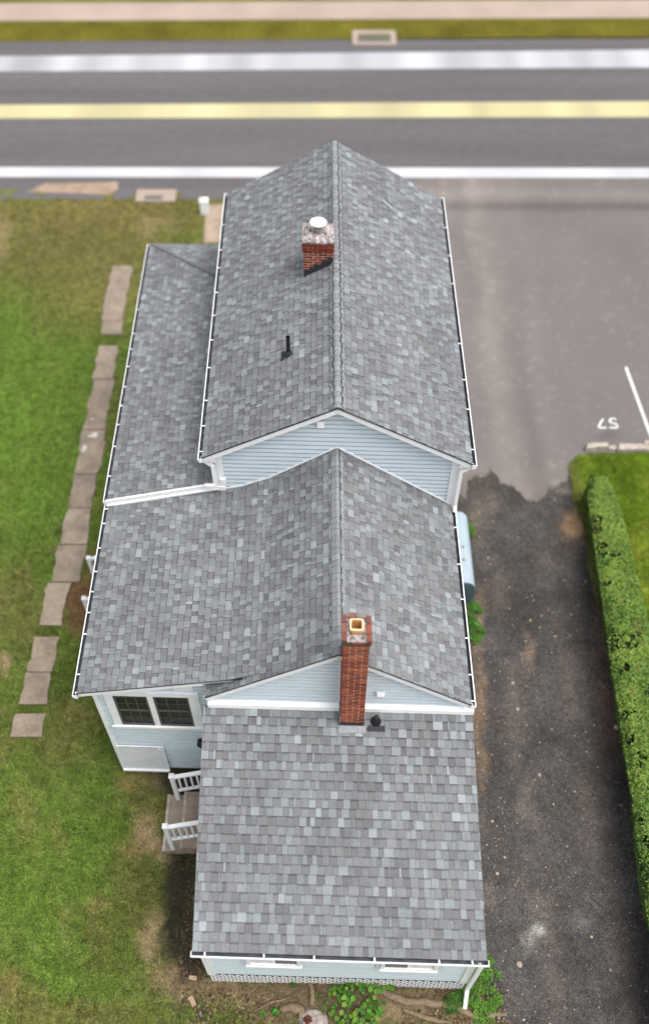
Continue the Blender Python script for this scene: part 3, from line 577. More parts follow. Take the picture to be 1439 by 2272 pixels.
# ---- white trim: rakes, frieze boards, fascia, flashing lines
def trim(name, a, b, wd, ht, up=(0, 0, 1), m='white', parent=house):
    mb = MB(); mb.bar(a, b, wd, ht, up, (1, 1, 1)); return obj(name, mb, M[m], parent, house=True)
for sx, X, y0, zr, sl_, xo in ((-1, MX, MY0, MRZ, ms, 0), (1, MX, MY0, MRZ, ms, 0), (-1, mX, mY0, mRZ, mm_, 0), (1, mX, mY0, mRZ, mm_, 0)):
    k = math.sqrt(1+sl_*sl_); big = X > 2.6
    trim('rake_board', (sx*.0, y0+.035, zr-.085*k), (sx*(X+.02), y0+.035, zr-.085*k-sl_*(X+.02)), .05, .125)
    trim('rake_soffit', (0, y0+.125, zr-.135*k), (sx*(X+.0), y0+.125, zr-.135*k-sl_*X), .14, .02)
    trim('drip_edge', (0, y0+.008, zr-.012*k), (sx*(X+.03), y0+.008, zr-.012*k-sl_*(X+.03)), .03, .018, m='tar')
    xw = 2.5 if big else 2.42
    trim('frieze_trim', (0, y0+.185, zr-.20*k), (sx*xw, y0+.185, zr-.20*k-sl_*xw), .03, .04)
    # eave return
# frieze under the middle gable (broad white board on the rear roof)
for x0, x1 in ((-2.50, .045), (.50, 2.60)):
    mb = MB(); mb.hexa([(x0, 8.19, 4.36), (x1, 8.19, 4.36), (x1, 8.29, 4.375), (x0, 8.29, 4.375), (x0, 8.20, 4.475), (x1, 8.20, 4.475), (x1, 8.29, 4.52), (x0, 8.29, 4.52)])
    obj('frieze_board', mb, M['white'], w2, house=True)
# wing rake and its eave return; porch rake board lying over the wing roof
trim('rake_board', (WX-.04, WY0+.03, WZ-.085-.01), (-2.56, WY0+.03, WZ-.085+ws*(-2.56-WX)), .04, .13)
trim('drip_edge', (WX-.02, WY0+.008, WZ-.008), (BX-.05, WY0+.008, BZ-.025), .03, .018, m='tar')
trim('rake_soffit', (WX, WY0+.19, WZ-.16), (-2.56, WY0+.19, WZ-.16+ws*(-2.56-WX)), .30, .02)
pr_ = trim('rake_board', (PX-.02, mY1-.035, PZ-.045), (-2.50, mY1-.035, PWZ-.045), .05, .15)
trim('rake_board', (PX-.02, mY1-.075, PZ-.11), (-2.50, mY1-.075, PWZ-.11), .04, .04)
# white flashing line where the middle and wing roofs meet the main gable wall
for a, b in (((-2.38, 12.885, 5.25), (BX-.30, 12.885, BZ-.3*ws+.04)), ((BX-.30, 12.885, BZ-.3*ws+.04), (BX+.30, 12.885, BZ+.3*mm_+.05)), ((BX+.30, 12.885, BZ+.3*mm_+.05), (0, 12.885, mRZ+.05)), ((0, 12.885, mRZ+.05), (2.42, 12.885, mRZ+.05-mm_*2.42))):
    trim('wall_flashing', a, b, .02, .035)
# ---- gutters
def gutter(a, b, side, hangers, endcaps=(1, 1), wd=.098, ht=.11):
    """side: unit vector pointing away from the house; a, b: ends along the roof edge at the gutter's lip height"""
    a, b, sdv = V3(a), V3(b), V3(side); up = Vector((0, 0, 1)); d = (b-a).normalized(); mb = MB(); n0 = V3(a)
    R = lambda t, o, h: a+d*t+sdv*o+up*h; L = (b-a).length
    def strip(pts, mi=0):
        for k in range(len(pts)-1): mb.poly([R(0, *pts[k]), R(L, *pts[k]), R(L, *pts[k+1]), R(0, *pts[k+1])], mi=mi)
    strip([(wd-.018, .002), (wd, .002), (wd+.008, -.02), (wd, -.045), (wd-.03, -ht), (0, -ht)])            # outer skin and lip
    strip([(wd-.018, .002), (wd-.018, -.02), (wd-.03, -ht+.01), (.004, -ht+.01), (.004, -.012)], mi=1)      # trough
    for e, t in zip(endcaps, (0, L)):
        if e: 
            t0, t1 = (t-.012, t) if t == 0 else (t, t+.012)
            for f in ([(0, -ht), (wd-.03, -ht), (wd, -.045), (wd+.008, -.02), (wd, .004), (0, .004)],):
                mb.poly([R(t0, *q) for q in f]); mb.poly([R(t1, *q) for q in f][::-1])
                for k in range(len(f)): j = (k+1) % len(f); mb.poly([R(t0, *f[k]), R(t0, *f[j]), R(t1, *f[j]), R(t1, *f[k])])
    g = obj('gutter', mb, [M['white'], M['gut']], house, house=True)
    for t in hangers:
        h = MB(); h.bar(R(t, -.015, .012), R(t, wd-.005, .008), .026, .006); obj('hanger', h, M['white'], g, house=True)
    return g
def yspan(px_list, x, z, y0):       # hanger places read off the photograph along the gutter
    return [float(pl(u, v, (x, 0, 0), (1, 0, 0))[1])-y0 for u, v in px_list]
gutter((-MX, MY0-.03, MEZ-.005), (-MX, MY1, MEZ-.005), (-1, 0, 0), yspan([(486, 470), (480, 525), (475, 557), (470, 619), (466, 681), (461, 741), (456, 813), (449, 889), (443, 944), (437, 1000)], -2.86, MEZ, MY0-.03))
gutter((MX, MY1, MEZ-.005), (MX, MY0-.03, MEZ-.005), (1, 0, 0), [MY1-MY0+.03-t for t in yspan([(994, 507), (1002, 568), (1010, 628), (1030, 740), (1035, 852), (1043, 918), (1052, 1018)], 2.86, MEZ, MY0-.03)])
gutter((mX, mY1-.12, mEZ-.01), (mX, mY0-.02, mEZ-.01), (1, 0, 0), [.5, 1.45, 2.3, 3.2, 4.0, 4.55])
gutter((WX, WY0-.04, WZ-.01), (WX, mY1-.03, WZ-.01), (-1, 0, 0), [.45, 1.35, 1.85, 2.35, 2.85, 3.45, 4.1, 4.5])
gutter((PX, mY1-.02, PZ-.01), (PX, PY1-.02, PZ-.01), (-1, 0, 0), yspan([(237, 1060), (246, 985), (254, 935), (263, 900), (272, 865), (281, 826), (288, 790), (294, 756), (304, 707)], -5.14, PZ, mY1-.02))
gutter((-RX-.03, RY0+.0, RZ0-.02), (RX+.04, RY0+.0, RZ0-.03), (0, -1, 0), [.24, 1.28, 2.16, 3.22, 4.35, 4.93])
# ---- downspouts
def downspout(pts, r=.035, hd=.05):
    mb = MB()
    for k in range(len(pts)-1): mb.bar(pts[k], pts[k+1], .075, .055, up=(0, 1, 0) if abs(pts[k][2]-pts[k+1][2]) > .05 else (0, 0, 1))
    return obj('downspout', mb, M['white'], house, house=True)
downspout([(-2.80, 12.86, MEZ-.12), (-2.72, 12.82, MEZ-.22), (-2.57, 12.80, MEZ-.34), (-2.56, 12.80, 5.50), (-2.60, 12.78, 5.46), (-2.78, 12.80, 5.44)])
downspout([(2.78, 12.86, MEZ-.12), (2.70, 12.80, MEZ-.22), (2.56, 12.79, MEZ-.32), (2.56, 12.79, 4.98), (2.56, 12.70, 4.86)])
downspout([(2.46, 4.0, RZ0-.13), (2.62, 4.14, RZ0-.45), (2.60, 4.15, .30), (2.55, 3.85, .06)])
mb = MB(); mb.box(-2.46, -2.34, 12.84, 12.89, 5.42, 5.60); mb.box(-2.53, -2.36, 12.83, 12.88, 5.24, 5.36); obj('trim_block', mb, M['white'], w1, house=True)
for sx in (-1, 1):
    mb = MB(); mb.hexa([(sx*2.50, 12.76, MEZ-.20), (sx*2.76, 12.76, MEZ-.16), (sx*2.76, 12.95, MEZ-.16), (sx*2.50, 12.95, MEZ-.20), (sx*2.50, 12.76, MEZ-.03), (sx*2.76, 12.76, MEZ-.05), (sx*2.76, 12.95, MEZ-.05), (sx*2.50, 12.95, MEZ-.03)])
    obj('eave_return', mb, M['white'], house, house=True)
# ---- gable vents
def gable_vent(x, y, z, wd, ht):
    mb = MB(); mb.box(x-wd/2, x+wd/2, y-.035, y-.018, z, z+ht); g = obj('gable_vent', mb, M['white'], house, house=True)
    for k in range(4):
        s = MB(); zz_ = z+.02+k*(ht-.04)/4; s.hexa([(x-wd/2+.02, y-.050, zz_), (x+wd/2-.02, y-.050, zz_), (x+wd/2-.02, y-.036, zz_+.006), (x-wd/2+.02, y-.036, zz_+.006), (x-wd/2+.02, y-.050, zz_+.008), (x+wd/2-.02, y-.050, zz_+.008), (x+wd/2-.02, y-.036, zz_+.024), (x-wd/2+.02, y-.036, zz_+.024)])
        obj('slat', s, M['white'], g, house=True)
gable_vent(-.33, 12.90, 7.27, .16, .18); gable_vent(.80, 8.29, 4.90, .17, .18)

# ---- windows of the wing
def window(x0, x1, z0, z1, y):
    mb = MB(); f = .045; yb = y-.02
    for b in ((x0, x1, z0, z0+f), (x0, x1, z1-f, z1), (x0, x0+f, z0+f, z1-f), (x1-f, x1, z0+f, z1-f)): mb.box(b[0], b[1], yb-.02, yb+.03, b[2], b[3])
    mid = (z0+z1)/2; mb.box(x0+f, x1-f, yb-.015, yb+.03, mid-.022, mid+.022)
    wn = obj('window', mb, M['sash'], house, house=True)
    for a, b in ((z0+f, mid-.022), (mid+.022, z1-f)):
        g = MB(); g.box(x0+f, x1-f, yb+.012, yb+.018, a, b); obj('pane', g, M['glass'], wn, house=True)
        for k in (1, 2):
            g = MB(); xx = x0+f+(x1-x0-2*f)*k/3; g.box(xx-.011, xx+.011, yb-.003, yb+.011, a, b); obj('muntin', g, M['sash'], wn, house=True)
        g = MB(); zz_ = (a+b)/2; g.box(x0+f, x1-f, yb-.006, yb-.0035, zz_-.011, zz_+.011); obj('muntin', g, M['sash'], wn, house=True)
    return wn
window(-4.49, -3.80, 2.57, 3.90, 8.64); window(-3.68, -2.97, 2.57, 3.92, 8.64)
mb = MB(); 
for b in ((-4.66, -4.49, 2.36, 4.08), (-3.80, -3.68, 2.57, 3.92), (-2.97, -2.76, 2.36, 4.08), (-4.49, -2.97, 3.92, 4.08), (-4.49, -2.97, 2.36, 2.57)): mb.box(b[0], b[1], 8.595, 8.648, b[2], b[3])
mb.box(-4.72, -2.74, 8.56, 8.594, 2.50, 2.545)
obj('window_casing', mb, M['white'], house, house=True)
# small high slatted vent right above the windows
mb = MB(); mb.box(-3.22, -2.84, 8.60, 8.645, 4.20, 4.40); obj('soffit_vent', mb, M['white'], house, house=True)
# ---- high windows of the rear wall, mostly hidden by the gutter
for x0, x1, op in ((-1.72, -.70, 1), (.80, 1.86, 0)):
    mb = MB(); z0, z1 = 1.72, 2.75
    for b in ((x0, x1, z0, z0+.07), (x0, x1, z1-.07, z1), (x0, x0+.07, z0+.07, z1-.07), (x1-.07, x1, z0+.07, z1-.07)): mb.box(b[0], b[1], 4.165, 4.238, b[2], b[3])
    xm = (x0+x1)/2; mb.box(xm-.03, xm+.03, 4.19, 4.238, z0+.07, z1-.07); mb.box(x0-.02, x1+.02, 4.14, 4.20, z0-.05, z0)
    wn = obj('window', mb, M['white'], house, house=True)
    for a, b in ((x0+.07, xm-.03), (xm+.03, x1-.07)):
        g = MB(); g.box(a, b, 4.20, 4.205, z0+.07, z1-.07); obj('pane', g, M['glass'] if (a > xm) == bool(op) else M['panel'], wn, house=True)
    g = MB()
    for b in ((x0-.09, x0-.003, z0-.05, z1+.05), (x1+.003, x1+.09, z0-.05, z1+.05)): g.box(b[0], b[1], 4.20, 4.238, b[2], b[3])
    obj('casing', g, mat('pale_casing', (.60, .67, .71), .5), wn, house=True)
# ---- lattice skirt under the rear wall
mb = MB(); mb.box(-2.5, 2.5, 4.25, 4.27, -.25, .61); la = obj('lattice_skirt', mb, mat('crawl_space_dark', (.02, .018, .016), 1), house, house=True)
sp = .150; zb, zt = -.06, .62; x = -2.53-(zt-zb)
while x < 2.53:
    for dr, yy in ((1, 4.211), (-1, 4.216)):
        a = Vector((x, 0, zb if dr > 0 else zt)); b = Vector((x+(zt-zb), 0, zt if dr > 0 else zb))
        def cut(p, q, X_):
            t = (X_-p.x)/(q.x-p.x); return p.lerp(q, t)
        if a.x < -2.53: a = cut(a, b, -2.53)
        if b.x > 2.53: b = cut(a, b, 2.53)
        if b.x-a.x > .03:
            m_ = MB(); m_.bar((a.x, yy, a.z), (b.x, yy, b.z), .004, .034, up=(0, 0, 1)); obj('lattice_strip', m_, M['white'], la, house=True)
    x += sp
# ---- chimneys
def chimney(x0, x1, y0, y1, z0, z1, per, hc, tone, name='chimney', corb=2):
    mb = MB(); mb.box(x0+.004, x1-.004, y0+.004, y1-.004, z0, z1); ch = obj(name, mb, M['mortar'], house, house=True)
    side = MB(); z = z0; row = 0; L = (x1-x0)/per; j = .016
    def colr():
        c = random.choice(tone); k = random.uniform(.8, 1.2); return tuple(q*k for q in c)
    n = int((z1-z0)/hc)
    while row < n:
        ex = .022 if row >= n-corb else 0
        hh = hc-.014
        cuts = [x0-ex]; off = L/2 if row % 2 else L; s = x0+off
        while s < x1-.03: cuts.append(s); s += L
        cuts.append(x1+ex)
        for k in range(len(cuts)-1):
            a, b = cuts[k]+(j/2 if k else 0), cuts[k+1]-(j/2 if k < len(cuts)-2 else 0)
            if b-a < .02: continue
            bb = MB(); o_ = random.uniform(-.002, .003); bb.box(a, b, y0-o_-ex, y0+.09, z, z+hh, colr()); obj('brick', bb, M['brick'], ch, house=True)
        for (fx0, fx1) in ((x0-ex-.0015, x0+.08), (x1-.08, x1+ex+.0015)):
            c2 = [y0+.092]; s = y0+(L if row % 2 else L/2)+.05
            while s < y1-.05: c2.append(s); s += L
            c2.append(y1+ex)
            for k in range(len(c2)-1): side.box(fx0, fx1, c2[k]+(j/2 if k else 0), c2[k+1]-(j/2 if k < len(c2)-2 else 0), z, z+hh, colr())
        side.box(x0+.082, x1-.082, y1-.08, y1+ex+.001, z, z+hh, colr())
        z += hc; row += 1
    o = obj('brick', side, M['brick'], ch, house=True); o['kind'] = 'stuff'
    return ch, z
OR = [(.26, .060, .028), (.29, .072, .032), (.20, .048, .026), (.33, .090, .038), (.17, .042, .027)]
RD = [(.165, .030, .022), (.20, .040, .026), (.12, .024, .02), (.23, .055, .03)]
cy = 7.93
c2, zt = chimney(.05, .49, cy, cy+.44, 4.10, 7.42, 2, .0675, OR, corb=0)
dk = lambda: tuple(q*random.uniform(.6, 1.3) for q in random.choice([(.10, .05, .035), (.17, .06, .045), (.08, .055, .04), (.22, .10, .08)]))
# projecting, weathered top courses laid as single bricks round the flue
for row, e in ((0, .014), (1, .032)):
    z = zt+row*.078; X0, X1, Y0, Y1 = .05-e, .49+e, cy-e, cy+.44+e
    mb = MB()
    for b in ((X0+.012, .15, Y0+.012, Y1-.012), (.39, X1-.012, Y0+.012, Y1-.012), (.15, .39, Y0+.012, cy+.11), (.15, .39, cy+.35, Y1-.012)): mb.box(b[0], b[1], b[2], b[3], z, z+.072)
    obj('mortar_bed', mb, M['crown'], c2, house=True)
    xs = [X0, X0+.12, X0+.33, X1-.10, X1] if row == 0 else [X0, X0+.17, X1-.13, X1]
    for k in range(len(xs)-1): mb = MB(); mb.box(xs[k]+.004, xs[k+1]-.004, Y0-random.uniform(0, .006), Y0+.10, z+random.uniform(0, .006), z+.070+random.uniform(0, .008), dk()); obj('brick', mb, M['brick'], c2, house=True)
z = zt+.156
for (a, b, c_, d) in ((.018, .11, cy-.03, cy+.13), (.02, .105, cy+.14, cy+.31), (.016, .10, cy+.32, cy+.46), (.435, .525, cy-.03, cy+.10), (.43, .522, cy+.11, cy+.29), (.435, .52, cy+.30, cy+.45), (.13, .28, cy+.41, cy+.50), (.29, .43, cy+.41, cy+.49)):
    mb = MB(); h = .055+random.uniform(0, .012); co = random.choice([(.22, .07, .045), (.20, .09, .07), (.24, .17, .15), (.16, .06, .05), (.22, .19, .17)])
    mb.box(a, b, c_, d, z, z+h, co); obj('brick', mb, M['brick'], c2, house=True)
mb = MB(); o4 = [(.022, cy-.026, z+.004), (.518, cy-.026, z+.004), (.518, cy+.466, z+.004), (.022, cy+.466, z+.004)]; i4 = [(.15, cy+.10, z+.03), (.39, cy+.10, z+.03), (.39, cy+.35, z+.03), (.15, cy+.35, z+.03)]
for k in range(4): mb.poly([o4[k], o4[(k+1) % 4], i4[(k+1) % 4], i4[k]])
obj('mortar_crown', mb, M['crown'], c2, house=True)
# square clay flue liner with rounded corners
def rr(x0, x1, y0, y1, r, z, n=4):
    P = []
    for cx_, cy_, a0 in ((x1-r, y0+r, -90), (x1-r, y1-r, 0), (x0+r, y1-r, 90), (x0+r, y0+r, 180)):
        for k in range(n+1): a = math.radians(a0+90*k/n); P.append((cx_+r*math.cos(a), cy_+r*math.sin(a), z))
    return P
def loft(mb, A, B, mi=0):
    for k in range(len(A)): j = (k+1) % len(A); mb.poly([A[k], A[j], B[j], B[k]], mi=mi)
fx0, fx1, fy0, fy1, fz = .155, .385, cy+.12, cy+.35, z+.13
mb = MB(); loft(mb, rr(fx0, fx1, fy0, fy1, .04, z), rr(fx0, fx1, fy0, fy1, .04, fz)); I_ = .026
loft(mb, rr(fx0, fx1, fy0, fy1, .04, fz), rr(fx0+I_, fx1-I_, fy0+I_, fy1-I_, .025, fz+.002), 1); loft(mb, rr(fx0+I_, fx1-I_, fy0+I_, fy1-I_, .025, fz+.002), rr(fx0+I_, fx1-I_, fy0+I_, fy1-I_, .025, z-.15))
mb.poly(rr(fx0+I_, fx1-I_, fy0+I_, fy1-I_, .025, z-.145), mi=2); obj('flue', mb, [M['clay'], M['clayrim'], M['blackp']], c2, house=True)
# its flashing: dark band, side strips and a grey apron on the shingles
mb = MB(); mb.box(.046, .494, cy-.009, cy-.004, 4.15, 4.44); obj('flashing', mb, M['tar'], c2, house=True)
mb = MB(); za = 4.30+rs*(cy-8.0); mb.hexa([(.0, cy-.14, RZ0+rs*(cy-.14-RY0)+.022), (.53, cy-.14, RZ0+rs*(cy-.14-RY0)+.022), (.53, cy-.005, RZ0+rs*(cy-RY0)+.022), (.0, cy-.005, RZ0+rs*(cy-RY0)+.022), (.02, cy-.13, RZ0+rs*(cy-.13-RY0)+.032), (.51, cy-.13, RZ0+rs*(cy-.13-RY0)+.032), (.50, cy-.008, RZ0+rs*(cy-RY0)+.034), (.03, cy-.008, RZ0+rs*(cy-RY0)+.034)]); obj('flashing', mb, M['lead'], c2, house=True)
for xx in (.028, .496): mb = MB(); mb.box(xx, xx+.016, cy+.0, cy+.02, 4.25, 4.62); mb.box(xx, xx+.016, cy+.02, cy+.34, 4.27, 4.60); obj('flashing', mb, M['lead'], c2, house=True)
# white vertical trim where the clapboards meet the chimney
for xx in (.018, .507): trim('corner_trim', (xx, 8.28, 4.52), (xx, 8.28, 6.45 if xx < .1 else 6.12), .03, .03, up=(0, 1, 0), parent=w2)
# chimney on the main roof
c1, zt = chimney(-.71, -.07, 17.02, 17.62, 7.44, 8.54, 3, .0675, RD, corb=3)
mb = MB(); mb.box(-.735, -.045, 16.99, 17.65, zt, zt+.045); mb.hexa([(-.72, 17.005, zt+.045), (-.06, 17.005, zt+.045), (-.06, 17.63, zt+.045), (-.72, 17.63, zt+.045), (-.60, 17.12, zt+.10), (-.20, 17.12, zt+.10), (-.20, 17.52, zt+.10), (-.60, 17.52, zt+.10)], skip=(0,)); obj('mortar_crown', mb, M['crown'], c1, house=True)
mb = MB(); mb.tube([(-.385, 17.3, zt+.09), (-.385, 17.3, zt+.12), (-.385, 17.3, zt+.121), (-.385, 17.3, zt+.30)], [.11, .11, .085, .085], 16); fl = obj('flue', mb, M['metal'], c1, house=True)
for k in range(3): mb = MB(); mb.tube([(-.385, 17.3, zt+.13+k*.035), (-.385, 17.3, zt+.142+k*.035)], .093, 16); obj('ring', mb, M['metal'], fl, house=True)
mb = MB(); mb.tube([(-.385, 17.3, zt+.28), (-.385, 17.3, zt+.33)], [.07, .07], 12); obj('cap_neck', mb, M['blackp'], fl, house=True)
mb = MB(); mb.tube([(-.385, 17.3, zt+.325), (-.385, 17.3, zt+.335), (-.385, 17.3, zt+.36), (-.385, 17.3, zt+.375)], [.175, .182, .12, .02], 20); obj('chimney_cap', mb, M['capw'], c1, house=True, smooth=False)
# tarred step flashing on its front
rz = lambda x: MRZ-abs(x)*ms
mb = MB(); up_ = [(-.715, .20), (-.60, .215), (-.55, .29), (-.50, .28), (-.47, .38), (-.34, .36), (-.30, .46), (-.20, .47), (-.17, .56), (-.065, .54)]
for k in range(len(up_)-1):
    a, b = up_[k], up_[k+1]; mb.hexa([(a[0], 17.006, rz(a[0])-.02), (b[0], 17.006, rz(b[0])-.02), (b[0], 17.014, rz(b[0])-.02), (a[0], 17.014, rz(a[0])-.02), (a[0], 17.006, rz(-.71)+a[1]), (b[0], 17.006, rz(-.71)+b[1]), (b[0], 17.014, rz(-.71)+b[1]), (a[0], 17.014, rz(-.71)+a[1])])
obj('flashing', mb, M['tar'], c1, house=True)
mb = MB(); mb.hexa([(-.725, 17.0, rz(-.725)), (-.712, 17.0, rz(-.712)), (-.712, 17.62, rz(-.712)), (-.725, 17.62, rz(-.725)), (-.725, 17.0, rz(-.725)+.2), (-.712, 17.0, rz(-.712)+.2), (-.712, 17.62, rz(-.712)+.2), (-.725, 17.62, rz(-.725)+.2)]); obj('flashing', mb, M['lead'], c1, house=True)
# ---- plumbing vents
vx, vy = -1.00, 14.74; vz = rz(vx)
mb = MB(); mb.tube([(vx, vy, vz-.05), (vx, vy, vz+.50)], .042, 12, cap=False); mb.tube([(vx, vy, vz+.50), (vx, vy, vz+.2)], .034, 12, cap=False); vp = obj('vent_pipe', mb, M['blackp'], house, house=True, smooth=True)
mb = MB(); mb.tube([(vx, vy, vz-.02), (vx, vy, vz+.05), (vx, vy, vz+.12)], [.11, .085, .05], 14); obj('boot', mb, M['tar'], vp, house=True)
mb = MB(); P = lambda x, y, h: (x, y, MRZ+x*ms+h); mb.hexa([P(vx-.16, vy-.12, .012), P(vx-.09, vy-.12, .012), P(vx-.09, vy+.14, .012), P(vx-.16, vy+.14, .012), P(vx-.16, vy-.12, .03), P(vx-.09, vy-.12, .03), P(vx-.09, vy+.14, .03), P(vx-.16, vy+.14, .03)]); obj('flashing', mb, M['tar'], vp, house=True)
vx, vy = .73, 8.02; vz = RZ0+rs*(vy-RY0)
mb = MB(); mb.tube([(vx, vy, vz-.02), (vx, vy, vz+.04), (vx, vy, vz+.15), (vx, vy, vz+.24)], [.105, .10, .055, .035], 16); vp = obj('vent_pipe', mb, M['blackp'], house, house=True, smooth=True)
mb = MB(); mb.hexa([(vx-.16, vy-.19, RZ0+rs*(vy-.19-RY0)+.02), (vx+.17, vy-.19, RZ0+rs*(vy-.19-RY0)+.02), (vx+.17, vy-.08, RZ0+rs*(vy-.08-RY0)+.02), (vx-.16, vy-.08, RZ0+rs*(vy-.08-RY0)+.02), (vx-.16, vy-.19, RZ0+rs*(vy-.19-RY0)+.028), (vx+.17, vy-.19, RZ0+rs*(vy-.19-RY0)+.028), (vx+.17, vy-.08, RZ0+rs*(vy-.08-RY0)+.028), (vx-.16, vy-.08, RZ0+rs*(vy-.08-RY0)+.028)]); obj('flashing', mb, M['tar'], vp, house=True)
# ---- black round exhaust hood low on the wing wall
mb = MB(); mb.tube([(-2.87, 8.62, 1.82), (-2.87, 8.50, 1.82), (-2.87, 8.46, 1.81)], [.13, .13, .08], 18); obj('exhaust_hood', mb, M['blackp'], house, house=True)
# loose tab lying on the right slope near the road
lp = pl(858, 455, (0, 15, MRZ), (ms, 0, 1)); mb = MB(); c0 = Vector(lp); e1 = Vector((1, 0, -ms)).normalized(); e2 = Vector((0, 1, 0)); nn = e1.cross(e2).normalized(); nn = nn if nn.z > 0 else -nn
a = (e1*.9-e2*.45).normalized(); b = nn.cross(a); q = lambda s, t, h: c0+a*s+b*t+nn*h
mb.hexa([q(-.15, -.08, .028), q(.15, -.08, .025), q(.15, .08, .025), q(-.15, .08, .028), q(-.15, -.08, .036), q(.15, -.08, .034), q(.15, .08, .034), q(-.15, .08, .036)], (.26, .29, .29))
mb.hexa([q(-.15, .06, .036), q(.15, .06, .034), q(.15, .12, .034), q(-.15, .12, .036), q(-.15, .06, .044), q(.15, .06, .042), q(.15, .12, .042), q(-.15, .12, .044)], (.09, .095, .105))
tag(obj('loose_shingle', mb, M['shingle'], None, house=True), 'loose shingle tab lying askew on the right slope of the tall main roof', 'shingle')

# ================================================================ THINGS ROUND THE HOUSE
# white metal panel leaning on the wing wall
t = tag(empty('wall_panel', (-4.3, 8.45-K*-4.3, .2)), 'flat white metal access panel standing against the clapboards under the two dark windows', 'panel')
mb = MB(); mb.hexa([(-4.84, 8.555, .26), (-3.79, 8.555, .26), (-3.79, 8.585, .26), (-4.84, 8.585, .26), (-4.80, 8.60, 1.46), (-3.80, 8.60, 1.46), (-3.80, 8.62, 1.46), (-4.80, 8.62, 1.46)]); obj('sheet', mb, M['panel'], t, house=True)
mb = MB(); mb.bar((-4.84, 8.535, .27), (-3.79, 8.535, .27), .04, .06); obj('bottom_rail', mb, M['white'], t, house=True)
for a, b in (((-4.845, 8.55, .27), (-4.80, 8.592, 1.47)), ((-3.785, 8.55, .27), (-3.795, 8.592, 1.47)), ((-4.82, 8.595, 1.47), (-3.80, 8.595, 1.47))):
    mb = MB(); mb.bar(a, b, .022, .022); obj('edge_strip', mb, M['white'], t, house=True)
mb = MB(); mb.tube([(-3.88, 8.598, 1.36), (-3.88, 8.575, 1.36)], .022, 8); obj('knob', mb, M['white'], t, house=True)

# concrete steps on the left side of the rear room, with a railing on each side
t = tag(empty('entry_steps', (-3.2, 7.5, 0)), 'brown concrete steps going up to the rear room between two white railings', 'steps')
for k in range(4):
    mb = MB(); x0 = -3.76+k*.40; mb.box(x0, x0+.398 if k < 3 else -2.55, 6.86, 8.12, -.1, .19*(k+1)); mb.box(x0-.03, x0-.001, 6.87, 8.11, .19*(k+1)-.05, .19*(k+1)-.012); so_ = obj('step', mb, M['step'], t); mb = MB(); mb.box(x0-.03, x0+.03, 6.852, 8.128, .19*(k+1)-.012, .19*(k+1)+.010); obj('nosing', mb, M['granite'], so_)
def railing(name, label, y, xpost, zpost, slope, xend, group, post_b, sgn=1, nb=6):
    t = tag(empty(name, (xpost, y, post_b)), label, 'railing', group)
    mb = MB(); mb.box(xpost-.045, xpost+.045, y-.045, y+.045, post_b, zpost-.06); obj('post', mb, M['white'], t)
    mb = MB(); mb.box(xpost-.056, xpost+.056, y-.056, y+.056, zpost-.06, zpost-.03); mb.hexa([(xpost-.05, y-.05, zpost-.03), (xpost+.05, y-.05, zpost-.03), (xpost+.05, y+.05, zpost-.03), (xpost-.05, y+.05, zpost-.03), (xpost-.015, y-.015, zpost), (xpost+.015, y-.015, zpost), (xpost+.015, y+.015, zpost), (xpost-.015, y+.015, zpost)]); obj('post_cap', mb, M['white'], t)
    L = xend-xpost; zr = lambda x, o: zpost-.14+o+slope*(x-xpost)
    mb = MB(); mb.bar((xpost+.04, y, zr(xpost+.04, 0)), (xend, y, zr(xend, 0)), .085, .05); obj('handrail', mb, M['white'], t)
    lo = -.74; mb = MB(); mb.bar((xpost+.04, y, zr(xpost, lo)), (xend, y, zr(xend, lo)), .05, .06); obj('bottom_rail', mb, M['white'], t)
    for k in range(nb):
        x = xpost+.14+k*.135
        if x > xend-.03: break
        mb = MB(); mb.box(x-.019, x+.019, y-.019, y+.019, zr(x, lo+.02), zr(x, -.02)); obj('baluster', mb, M['white'], t)
    return t
railing('stair_railing', 'white railing on the far side of the rear steps, beside the wing wall', 8.04, -3.54, 1.55, .42, -2.60, 'railings of the rear steps', .19)
railing('stair_railing', 'white railing on the near side of the rear steps, over the steps\' outer end', 6.93, -3.56, 1.62, .42, -2.60, 'railings of the rear steps', .19)
# side steps of the wing, whose newel posts show past the gutter
p1 = at(196, 1236, 1.30); p2 = at(186, 1326, 1.30)
railing('stair_railing', 'white newel post and rail showing past the wing gutter, the one farther up the walkway', p1[1], p1[0], 1.32, .55, -4.9, 'railings of the side steps', 0, nb=8)
railing('stair_railing', 'white newel post and rail showing past the wing gutter, above the brown mulch', p2[1], p2[0], 1.32, .55, -4.9, 'railings of the side steps', 0, nb=8)
t = tag(empty('side_steps', (-5.4, (p1[1]+p2[1])/2, 0)), 'steps under the wing gutter between two white newel posts', 'steps')
for k in range(4): mb = MB(); mb.box(p1[0]+.12+k*.3, p1[0]+.12+(k+1)*.3-.002, p2[1]+.06, p1[1]-.06, -.05, .2*(k+1)); obj('step', mb, M['step'], t)

